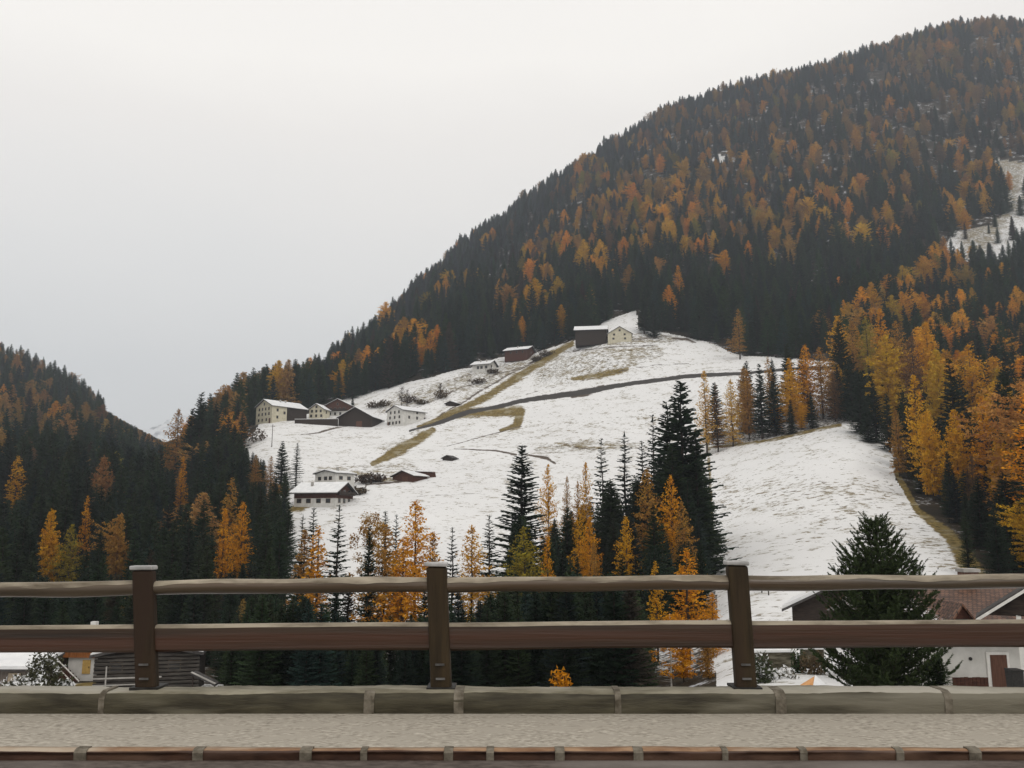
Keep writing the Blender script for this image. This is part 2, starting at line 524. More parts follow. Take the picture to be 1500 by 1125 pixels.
    of = step(M(t, 'ADD', A('olive'), M(t, 'MULTIPLY_ADD', rag, 1.5, -.75)), .42, .72)
    g = mix(of, g, olc)
    sof = step(M(t, 'ADD', A('soil'), M(t, 'MULTIPLY_ADD', rag, 1.5, -.75)), .46, .70)
    g = mix(sof, g, soc)
    rf = step(M(t, 'ADD', A('road'), M(t, 'MULTIPLY_ADD', rag, .7, -.35)), .50, .68)
    g = mix(rf, g, (.055, .050, .046))
    L(t, g, p.inputs['Base Color'])
    p.inputs['Roughness'].default_value = .9
    p.inputs['Specular IOR Level'].default_value = .1
    b = N(t, 'ShaderNodeBump')
    b.inputs['Strength'].default_value = .35
    b.inputs['Distance'].default_value = .5
    L(t, rows, b.inputs['Height'])
    L(t, b.outputs[0], p.inputs['Normal'])
    me.materials.append(m)
    o = bpy.data.objects.new('ground', me)
    COL.objects.link(o)
    struct(o)
build_terrain()

def far_mountain():
    n, mrow = 70, 26
    vs, fs = [], []
    for j in range(mrow):
        for i in range(n):
            u, v = i / (n - 1), j / (mrow - 1)
            x = -1700 + 1500 * u
            y = 3000 + 900 * v
            ridge = 470 - 0.00042 * (x + 1240) ** 2 + 22 * math.sin(x * .021) + 12 * math.sin(x * .057 + 1) + 6 * math.sin(x * .13)
            z = -10 + (ridge + 10) * math.sin(min(1, v * 1.15) * math.pi / 2) + 14 * math.sin(x * .03 + y * .02) * (1 - v) + 5 * math.sin(x * .11 - y * .07)
            vs.append((x, y, z))
    for j in range(mrow - 1):
        for i in range(n - 1):
            a = j * n + i
            fs.append((a, a + 1, a + n + 1, a + n))
    m = mat_noise('mountain_snow', (.30, .31, .33), (.78, .79, .80), scale=.012, stretch=(1, 1, 1.5), detail=8, lo=.38, hi=.52)
    o = MB().add(vs, fs).build('snow_mountain', m, smooth=True)
    struct(o)
far_mountain()

# ------------------------------------------------------------------ road, pavement, kerb
KY = 4.86
ROAD_Z = at(750, 1114, KY).z
PAVE_Z = at(750, 1046, 5.78).z
road_m = mat_noise('road_asphalt', (.050, .038, .032), (.115, .092, .078), scale=30, stretch=(.5, 1, 1), rough=.75, bump=.25, c3=(.16, .14, .125), s3=1.2)
pave_m = mat_noise('pavement_asphalt', (.15, .13, .10), (.56, .51, .43), scale=44, stretch=(.6, 1, 1), rough=.8, bump=.6, lo=.25, hi=.75, c3=(.36, .325, .27), s3=9, detail=8)
struct(MB().box((-70, -14, ROAD_Z - .5), (70, KY, ROAD_Z)).build('road', road_m))
struct(MB().box((-70, KY + .065, ROAD_Z - .5), (70, 5.79, PAVE_Z)).build('pavement', pave_m))

def wobble_strip(profile, x0, x1, step, amp, seed):
    """profile of (y, z) swept along x with small irregularities"""
    r = random.Random(seed)
    n = int((x1 - x0) / step)
    vs, fs = [], []
    k = len(profile)
    ph = [r.uniform(0, 6) for _ in range(k * 3)]
    for i in range(n + 1):
        x = x0 + (x1 - x0) * i / n
        for j, (y, z) in enumerate(profile):
            a = amp * (math.sin(x * 2.1 + ph[j]) * .6 + math.sin(x * 5.3 + ph[j + k]) * .4 + math.sin(x * 13 + ph[j + 2 * k]) * .25 + r.uniform(-.25, .25))
            vs.append((x, y + a * .6, z + a * .7))
    for i in range(n):
        for j in range(k - 1):
            a = i * k + j
            fs.append((a, a + k, a + k + 1, a + 1))
    fs.append(tuple(range(k)))
    fs.append(tuple(range(n * k + k - 1, n * k - 1, -1)))
    return MB().add(vs, fs)

kerb_m = mat_noise('kerb_stone', (.030, .013, .008), (.070, .032, .018), scale=9, stretch=(.5, 1, 1), rough=.55, bump=.5, c3=(.10, .055, .034), s3=3.6, spec=.4)  # front face darkened in colour, as it gets less sky
kerbtop_m = mat_noise('kerb_lit_edge', (.17, .085, .042), (.34, .215, .125), scale=11, stretch=(.45, 1, 1), rough=.7, bump=.5, c3=(.40, .33, .25), s3=3)  # same stone made paler: sky light painted on the top edge
mortar_m = mat_noise('mortar', (.075, .062, .044), (.21, .185, .145), scale=14, rough=.9)
KZ = PAVE_Z + .006
joints = [118, 290, 448, 533, 657, 718, 820, 935, 1062, 1177, 1318, 1428]
kj = sorted([at(p, 1095, KY).x for p in joints] + [-3.0 - 1.0 * i for i in range(1, 9)] + [3.2 + .95 * i for i in range(0, 9)])
kp = [(KY + .01, ROAD_Z - .3), (KY + .006, ROAD_Z + .02), (KY + .002, ROAD_Z + .04), (KY, KZ - .014), (KY + .008, KZ - .006), (KY + .022, KZ), (KY + .065, KZ), (KY + .065, ROAD_Z - .3)]
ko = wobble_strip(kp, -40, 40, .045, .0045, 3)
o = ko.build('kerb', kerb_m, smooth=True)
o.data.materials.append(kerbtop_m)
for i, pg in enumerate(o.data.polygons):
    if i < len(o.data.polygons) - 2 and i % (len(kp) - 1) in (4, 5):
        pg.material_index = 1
struct(o)
mj = MB()
for x in kj:
    wj_ = R_.uniform(.016, .034)
    mj.prism_x([(KY + .02, ROAD_Z - .1), (KY, ROAD_Z), (KY - .005, KZ - .014), (KY + .005, KZ - .001), (KY + .022, KZ + .005), (KY + .062, KZ + .005), (KY + .062, ROAD_Z - .1)], x - wj_, x + wj_)
struct(mj.build('kerb_joints', mortar_m))

# low stone wall that carries the railing
WT = at(750, 1013, 5.80).z
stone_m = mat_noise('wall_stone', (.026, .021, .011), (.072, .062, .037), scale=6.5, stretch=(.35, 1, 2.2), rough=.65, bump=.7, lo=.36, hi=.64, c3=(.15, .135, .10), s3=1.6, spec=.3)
stonetop_m = mat_noise('wall_lit_top', (.13, .115, .078), (.28, .255, .19), scale=9, stretch=(.35, 1, 1.5), rough=.75, bump=.6, c3=(.36, .335, .28), s3=2)  # paler stone along the top, its sky-lit look put into the colour
pw = empty('parapet_wall', (0, 5.8, PAVE_Z), 0, 'low weathered stone kerb wall running under the wooden railing', 'wall')
lz = lambda z: z - PAVE_Z
wp = [(-.01, -.08), (-.012, .02), (-.016, lz(WT) - .045), (.004, lz(WT) - .012), (.035, lz(WT)), (.19, lz(WT)), (.22, lz(WT) - .04), (.22, -.9)]
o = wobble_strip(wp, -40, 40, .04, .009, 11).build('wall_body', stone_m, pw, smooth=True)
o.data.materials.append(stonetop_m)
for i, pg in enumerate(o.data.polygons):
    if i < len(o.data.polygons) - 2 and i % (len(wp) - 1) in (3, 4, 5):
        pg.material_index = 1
wj = [at(p, 1030, 5.8).x for p in (150, 541, 672, 905, 1143, 1388)] + [-3.9, -5.2, -6.8, 4.1, 5.5, 6.9]
for x in wj:
    wj2 = R_.uniform(.014, .034)
    MB().prism_x([(.02, -.05), (-.017, -.02), (-.021, lz(WT) - .045), (.0, lz(WT) - .009), (.036, lz(WT) + .004), (.18, lz(WT) + .004), (.18, -.05)], x - wj2, x + wj2).build('mortar_joint', mortar_m, pw)
struct(MB().box((-60, 5.85, -22), (60, 6.10, PAVE_Z - .05)).build('retaining_wall', stone_m))

# ------------------------------------------------------------------ wooden railing
def wood_mat(name, a, b, c, sc=3.0, rough=.38):
    return mat_noise(name, a, b, scale=sc, stretch=(.13, 5, 5), rough=rough, bump=.4, c3=c, s3=1.4, lo=.3, hi=.7, spec=.5)
post_m = mat_noise('post_wood', (.020, .013, .006), (.050, .033, .015), scale=6, stretch=(2.5, 2.5, .25), rough=.75, bump=.3, c3=(.030, .017, .010), s3=1.5)
beam_m = wood_mat('plank_wood', (.014, .008, .005), (.056, .031, .016), (.060, .022, .010))
log_m = wood_mat('log_wood', (.034, .024, .014), (.110, .080, .050), (.08, .05, .027), 4)
lit_frost_m = mat_noise('frost', (.10, .078, .052), (.36, .31, .235), scale=3.2, stretch=(.6, 2, 2), rough=.7, lo=.34, hi=.62)  # pale frosty film on rail tops, with their lit tone painted in
metal_m = mat_noise('zinc', (.24, .235, .225), (.46, .45, .44), scale=8, rough=.45, spec=.5)
bolt_m = mat_noise('bolt_iron', (.06, .058, .055), (.16, .155, .15), scale=9, rough=.5)
dark_m = mat_noise('dark_iron', (.012, .011, .010), (.03, .028, .026), scale=12, rough=.6)
RY = 5.95
rail = empty('guard_railing', (0, RY, WT), 0, 'wet brown timber guard railing with round top rail and wide plank', 'railing')
posts = [(-228, -225, 831, 1008), (213, 218, 830, 1008), (640, 647, 825, 1008), (1077, 1091, 823, 1011), (1530, 1543, 822, 1014), (1975, 1985, 822, 1016)]
ax = []
for (xt, xb, yt, yb) in posts:
    a, b = at(xt, yt, RY), at(xb, yb, RY)
    hw = .069
    h = a.z - WT
    lean = (a.x - b.x) / (a.z - b.z)
    X = b.x
    ax.append((a, b))
    mtx = Matrix(((1, 0, lean, X), (0, 1, 0, 0), (0, 0, 1, 0), (0, 0, 0, 1)))
    p = MB().box((-hw, -.069, -.02), (hw, .02, h - .022), mtx).build('post', post_m, rail, bevel=.018)
    tl = R_.uniform(-.012, .022)
    m2 = mtx @ Matrix.Translation((0, 0, h - .004)) @ Matrix.Rotation(-tl * 4, 4, 'Y')
    MB().box((-hw - .010, -hw - .010, -.016), (hw + .006, .028, .012), m2).build('cap', metal_m, p, bevel=.008)
    MB().box((-hw - .025, -hw - .02, -.004), (hw + .025, hw + .03, .012), Matrix.Translation((X, 0, 0))).build('base_plate', dark_m, p)
    for zz in (.06, .15):
        MB().box((-.03, -hw - .012, zz), (.03, -hw + .001, zz + .012), mtx).build('bolt', bolt_m, p)
def interp_line(pts, px):
    xs = [q[0] for q in pts]
    return float(np.interp(px, xs, [q[1] for q in pts]))
top_t = [(-300, 858), (0, 855), (200, 851), (600, 847), (1060, 844), (1500, 842), (2000, 842)]
mid_t = [(-300, 921), (0, 919), (230, 916), (600, 914), (1060, 911), (1500, 910), (2000, 910)]
for i in range(len(posts) - 1):
    pl, pr = posts[i], posts[i + 1]
    for kind in ('top', 'mid'):
        tt = top_t if kind == 'top' else mid_t
        f = .12 if kind == 'top' else .48
        xl = pl[0] + (pl[1] - pl[0]) * f + 9
        xr = pr[0] + (pr[1] - pr[0]) * f - 9
        n = 40
        mb = MB()
        rr = random.Random(i * 7 + len(kind))
        ph = [rr.uniform(0, 6) for _ in range(6)]
        K = 12
        vs, fs = [], []
        for s in range(n + 1):
            px = xl + (xr - xl) * s / n
            q = at(px, interp_line(tt, px), RY)
            x, z = q.x, q.z - WT
            if kind == 'top':
                r0 = .047 * (1 + .03 * math.sin(x * 2.3 + ph[0]) + .03 * math.sin(x * 7 + ph[1]))
                dz = .003 * math.sin(x * 1.7 + ph[2]) + .003 * math.sin(x * 6 + ph[3])
                for k in range(K):
                    a = 2 * math.pi * k / K
                    fl = 1 + .04 * math.sin(3 * a + x * 3 + ph[4])
                    vs.append((x, math.cos(a) * r0 * 1.15 * fl, z - .047 + dz + math.sin(a) * r0 * fl))
            else:
                h = .166 + .003 * math.sin(x * 2.6 + ph[0])
                dz = .003 * math.sin(x * 1.9 + ph[2])
                c = .014
                prof = [(-.045, c), (-.045 + c, 0), (.045 - c, 0), (.045, c), (.047, h / 2), (.045, h - c), (.03, h), (0, h + .003), (-.03, h), (-.045, h - c), (-.046, h * .6), (-.045, h * .3)]
                for (yy, zz) in prof:
                    vs.append((x, yy, z - h + zz + dz))
        for s in range(n):
            for k in range(K):
                fs.append((s * K + k, s * K + (k + 1) % K, (s + 1) * K + (k + 1) % K, (s + 1) * K + k))
        fs.append(tuple(range(K)))
        fs.append(tuple(n * K + k for k in range(K))[::-1])
        fr = MB()
        fv, ff_ = [], []
        W5 = 7
        for q in range(n * 2 + 1):
            x0 = vs[(q // 2) * K][0]
            px = xl + (xr - xl) * q / (2 * n)
            c = at(px, interp_line(tt, px), RY)
            x = c.x
            if kind == 'top':
                r0 = .0495 * (1 + .03 * math.sin(x * 2.3 + ph[0]) + .03 * math.sin(x * 7 + ph[1]))
                dz = .003 * math.sin(x * 1.7 + ph[2]) + .003 * math.sin(x * 6 + ph[3])
                a1 = math.radians(150 + 7 * math.sin(x * 3.3 + ph[5]) + 6 * math.sin(x * 8.1 + ph[0]) + 4 * math.sin(x * 23))
                for k in range(W5):
                    a = math.radians(25) + (a1 - math.radians(25)) * k / (W5 - 1)
                    fv.append((x, math.cos(a) * r0 * 1.15, c.z - WT - .047 + dz + math.sin(a) * r0 + (.003 if 0 < k < W5 - 1 else -.004)))
            else:
                dz = .003 * math.sin(x * 1.9 + ph[2])
                w0 = .047 + .002 * math.sin(x * 9 + ph[3])
                for k in range(W5):
                    yy = w0 - 2 * w0 * k / (W5 - 1)
                    fv.append((x, yy, c.z - WT + dz + .009 - (yy / .047) ** 2 * .010 + (0 if k < W5 - 1 else -.012)))
        for q in range(n * 2):
            for k in range(W5 - 1):
                ff_.append((q * W5 + k, q * W5 + k + 1, (q + 1) * W5 + k + 1, (q + 1) * W5 + k))
        mb.add(vs, fs)
        rl = mb.build('top_rail' if kind == 'top' else 'plank_rail', log_m if kind == 'top' else beam_m, rail, smooth=(kind == 'top'))
        fr.add(fv, ff_).build('frost', lit_frost_m, rl, smooth=True)  # frosty film that also carries the painted lit tone of the rail tops

# ------------------------------------------------------------------ tree meshes
class TB:
    """triangle soup for foliage"""
    def __init__(s):
        s.t = []
    def tri(s, a, b, c):
        s.t.append((a, b, c))
    def mesh(s, name, mat):
        co = np.array(s.t, dtype=np.float32).reshape(-1, 3)
        n = len(co) // 3
        me = bpy.data.meshes.new(name)
        me.vertices.add(n * 3)
        me.vertices.foreach_set('co', co.ravel())
        me.loops.add(n * 3)
        me.loops.foreach_set('vertex_index', np.arange(n * 3, dtype=np.int32))
        me.polygons.add(n)
        me.polygons.foreach_set('loop_start', np.arange(0, n * 3, 3, dtype=np.int32))
        me.update()
        me.materials.append(mat)
        return me

def foliage_mat(name, source, trans=.32, var=.45):
    m, t, p = new_mat(name)
    if source == 'object':
        c = N(t, 'ShaderNodeObjectInfo').outputs['Color']
    else:
        c = N(t, 'ShaderNodeAttribute', attribute_type='INSTANCER', attribute_name='tint').outputs['Color']
    geo = N(t, 'ShaderNodeNewGeometry')
    n = N(t, 'ShaderNodeTexNoise')
    n.inputs['Scale'].default_value = .55
    n.inputs['Detail'].default_value = 3
    tc = N(t, 'ShaderNodeTexCoord')
    L(t, tc.outputs['Object'], n.inputs['Vector'])
    hs = N(t, 'ShaderNodeHueSaturation')
    val = M(t, 'MULTIPLY_ADD', geo.outputs['Random Per Island'], var, 1 - var * .5)
    val = M(t, 'MULTIPLY', val, M(t, 'MULTIPLY_ADD', n.outputs[0], .9, .55))
    L(t, val, hs.inputs['Value'])
    L(t, M(t, 'MULTIPLY_ADD', n.outputs[0], .05, .482), hs.inputs['Hue'])
    L(t, c, hs.inputs['Color'])
    L(t, hs.outputs[0], p.inputs['Base Color'])
    p.inputs['Roughness'].default_value = .8
    p.inputs['Specular IOR Level'].default_value = .12
    tr = N(t, 'ShaderNodeBsdfTranslucent')
    L(t, hs.outputs[0], tr.inputs[0])
    ms = N(t, 'ShaderNodeMixShader')
    ms.inputs[0].default_value = trans
    L(t, p.outputs[0], ms.inputs[1])
    L(t, tr.outputs[0], ms.inputs[2])
    L(t, ms.outputs[0], t.nodes['Material Output'].inputs[0])
    return m
fol_obj = foliage_mat('foliage', 'object')
fol_inst = foliage_mat('forest_foliage', 'instance')
bark_m = mat_noise('bark', (.03, .022, .016), (.075, .058, .045), scale=5, stretch=(2, 2, .4), rough=.9)
birch_m = mat_noise('birch_bark', (.12, .11, .10), (.55, .53, .49), scale=3, stretch=(1, 1, 4), rough=.8, lo=.36, hi=.46)

def uv(rr):
    z = rr.uniform(-1, 1)
    a = rr.uniform(0, 2 * math.pi)
    s = math.sqrt(1 - z * z)
    return Vector((s * math.cos(a), s * math.sin(a), z))

def spruce_mesh(seed, H=20., R=3.3, gap=.46, nb=8, bottom=.05, sparse=0.0, tipup=.35):
    rr = random.Random(seed)
    tb = TB()
    h = bottom * H
    while h < H * .985:
        f = h / H
        Lmax = R * ((1 - f) ** .88) * (1 if f > .14 else .72 + 2 * f) + .14
        n = max(4, int(nb * (.75 + .5 * (1 - f))))
        a0 = rr.uniform(0, 6.28)
        for b in range(n):
            if rr.random() < sparse:
                continue
            a = a0 + 2 * math.pi * b / n + rr.uniform(-.3, .3)
            l = Lmax * rr.uniform(.66, 1.12)
            slope = .38 * f - .42 * (1 - f) + rr.uniform(-.12, .1)
            rad = Vector((math.cos(a), math.sin(a), 0))
            side = Vector((-math.sin(a), math.cos(a), 0))
            m = max(2, int(l / .42))
            hh = h + rr.uniform(-.45, .45) * (.4 if gap > .7 else 1)
            prev = None
            for k in range(m + 1):
                s = k / m
                p = rad * (l * s) + Vector((0, 0, hh + l * (slope * s + tipup * s * s * (1 - f * .5))))
                wd = (.30 + .34 * (1 - s)) * min(1, l / 1.2 + .25)
                if k > 0:
                    for sg in (-1, 1):
                        e = p + side * sg * wd * rr.uniform(.75, 1.25) + rad * wd * .55 + Vector((0, 0, -wd * rr.uniform(.15, .55)))
                        tb.tri(prev - rad * .06, p + rad * .14, e)
                    if s > .15:
                        e = (prev + p) / 2 + side * rr.uniform(-.1, .1) + Vector((0, 0, -wd * rr.uniform(.55, 1.0)))
                        tb.tri(prev, p, e)
                prev = p
            tb.tri(prev - side * .09, prev + side * .09, prev + rad * .3 + Vector((0, 0, .06)))
        h += gap * rr.uniform(.8, 1.2) * (1.15 - .45 * f)
    for k in range(3):
        a = k * 2.09
        d = Vector((math.cos(a), math.sin(a), 0)) * .09
        tb.tri(Vector((0, 0, H * .955)) + d, Vector((0, 0, H * .955)) - d, Vector((0, 0, H)))
    return tb

def larch_mesh(seed, H=20., R=2.9, gap=.5, nb=6, bottom=.12, tuft=5, sparse=.08, shape=1.5, size=.34):
    rr = random.Random(seed)
    tb = TB()
    h = bottom * H
    lob = [(rr.uniform(0, 6.28), rr.uniform(.12, .9), rr.uniform(.15, .35)) for _ in range(5)]
    while h < H * .985:
        f = h / H
        Lm = R * min(1.0, (1 - f) * shape) ** .85 * (.72 + .28 * min(1, (f - bottom + .02) / .15)) + .12
        n = nb if f < .8 else max(4, nb - 2)
        a0 = rr.uniform(0, 6.28)
        for b in range(n):
            if rr.random() < sparse:
                continue
            a = a0 + 2 * math.pi * b / n + rr.uniform(-.35, .35)
            l = Lm * rr.uniform(.55, 1.15)
            for la, lf, lw in lob:
                l *= 1 + lw * math.exp(-((f - lf) / .12) ** 2) * math.cos(a - la)
            slope = .28 + .35 * f + rr.uniform(-.15, .12) - .35 * (1 - f) * .6
            rad = Vector((math.cos(a), math.sin(a), 0))
            m = max(2, int(l / .38))
            hh = h + rr.uniform(-.22, .22)
            for k in range(1, m + 1):
                s = k / m
                p = rad * (l * s) + Vector((0, 0, hh + l * (slope * s - .12 * s * s)))
                for _ in range(tuft):
                    q = p + uv(rr) * rr.uniform(.05, .36)
                    q.z -= rr.uniform(0, .22)
                    sz = size * rr.uniform(.6, 1.25)
                    d1, d2 = uv(rr), uv(rr)
                    tb.tri(q - d1 * sz * .5, q + d1 * sz * .5, q + d2 * sz * .8)
        h += gap * rr.uniform(.8, 1.2)
    for k in range(16):
        z = H * rr.uniform(.94, 1.0)
        q = Vector((rr.uniform(-.12, .12), rr.uniform(-.12, .12), z))
        tb.tri(q, q + uv(rr) * .25, q + uv(rr) * .25)
    return tb

def birch_mesh(seed, H=16., R=3.2, n=46, per=70):
    rr = random.Random(seed)
    tb = TB()
    for _ in range(n):
        f = rr.uniform(.22, .97)
        l = R * math.sin(math.pi * min(1, (f - .12) / .9)) ** .7 * rr.uniform(.25, 1.0)
        a = rr.uniform(0, 6.28)
        c = Vector((math.cos(a) * l, math.sin(a) * l, f * H))
        sp = rr.uniform(.45, .95)
        for _ in range(per):
            q = c + uv(rr) * sp * rr.random() ** .5
            sz = .26 * rr.uniform(.6, 1.3)
            d1 = uv(rr)
            tb.tri(q - d1 * sz * .5, q + d1 * sz * .5, q + uv(rr) * sz * .8)
    return tb

def trunk_mb(H, r, seed, twigs=0, R=2.5, bottom=.1):
    rr = random.Random(seed)
    mb = MB()
    n = 7
    pts = [(rr.uniform(-.08, .08) * (k > 0), rr.uniform(-.08, .08) * (k > 0), -1.2 + (H * .97 + 1.2) * k / n) for k in range(n + 1)]
    mb.tube(pts, [r * (1 - .93 * k / n) + .012 for k in range(n + 1)], 6)
    for _ in range(twigs):
        f = rr.uniform(bottom, .93)
        a = rr.uniform(0, 6.28)
        l = R * min(1, (1 - f) * 1.5) * rr.uniform(.5, .95)
        z = f * H
        mb.tube([(0, 0, z), (math.cos(a) * l * .55, math.sin(a) * l * .55, z + l * .12), (math.cos(a) * l, math.sin(a) * l, z + l * .22)], [.05, .03, .008], 3)
    return mb

PROTO = {'round': [], 'full': [], 'spruce': [], 'larch': [], 'birch': [], 'slim': []}
def add_proto(kind, tb, H, r, seed, twigs=0, R=2.5, bark=None):
    PROTO[kind].append((tb.mesh(kind + '_crown', fol_obj), trunk_mb(H, r, seed, twigs, R).mesh(kind + '_trunk', bark or bark_m, True), H))
for s in range(5):
    add_proto('spruce', spruce_mesh(s + 1, R=[3.1, 3.5, 2.7, 3.8, 3.2][s], sparse=[.05, .02, .1, .04, .12][s], bottom=[.05, .04, .09, .04, .07][s]), 20, .26, s, 20, 2.2)
for s in range(3):
    add_proto('slim', spruce_mesh(s + 21, R=[2.3, 2.6, 2.1][s], gap=.74, nb=6, sparse=.14, bottom=.1, tipup=.2), 20, .2, s + 30, 60, 2.0)
for s in range(6):
    add_proto('larch', larch_mesh(s + 41, R=[2.7, 3.1, 2.4, 3.4, 2.8, 2.5][s], shape=[1.5, 1.7, 1.25, 2.1, 1.5, 1.3][s],
                                  sparse=[.08, .05, .18, .1, .05, .25][s], bottom=[.12, .08, .16, .1, .1, .18][s]), 20, .22, s + 50, 50, 2.3)
for s in range(4):
    add_proto('round', larch_mesh(s + 91, R=[3.3, 3.7, 3.0, 3.5][s], shape=[2.3, 2.6, 2.0, 2.9][s], sparse=[.04, .06, .04, .08][s], bottom=[.08, .1, .06, .12][s], tuft=6, size=.42, gap=.5, nb=7), 20, .22, s + 95, 30, 2.3)
for s in range(4):
    add_proto('full', spruce_mesh(s + 101, R=[3.9, 4.3, 3.6, 4.6][s], sparse=.04, gap=.62, bottom=.03), 20, .24, s + 105, 8, 2.2)
for s in range(2):
    add_proto('birch', birch_mesh(s + 71), 16, .16, s + 80, 40, 2.6, birch_m)

def place_tree(kind, base, H, wf, tint, label, group, name=None, var=None, rz=None):
    pr = PROTO[kind]
    cm, tm, h0 = pr[R_.randrange(len(pr)) if var is None else var % len(pr)]
    s = H / h0
    nm = name or {'round': 'larch_tree', 'full': 'spruce_tree', 'spruce': 'spruce_tree', 'slim': 'spruce_tree', 'larch': 'larch_tree', 'birch': 'birch_tree'}[kind]
    e = empty(nm, base, R_.uniform(0, 6.28) if rz is None else rz, label, 'tree', group, (s * wf, s * wf, s))
    c = bpy.data.objects.new('crown', cm)
    COL.objects.link(c)
    c.parent = e
    c.color = (*tint, 1)
    k = bpy.data.objects.new('trunk', tm)
    COL.objects.link(k)
    k.parent = e
    return e

TINT = {'dark': (.025, .041, .022), 'green': (.038, .056, .024), 'blue': (.027, .046, .036), 'gold': (.60, .285, .018), 'orange': (.60, .24, .015), 'rust': (.33, .155, .042),
        'yellow': (.50, .28, .025), 'olive': (.26, .19, .025), 'brown': (.18, .095, .045), 'pale': (.52, .30, .07), 'dull': (.36, .175, .040)}
def jit(c, a=.12):
    k = R_.uniform(1 - a, 1 + a)
    return tuple(max(0, q * k * R_.uniform(1 - a * .4, 1 + a * .4)) for q in c)

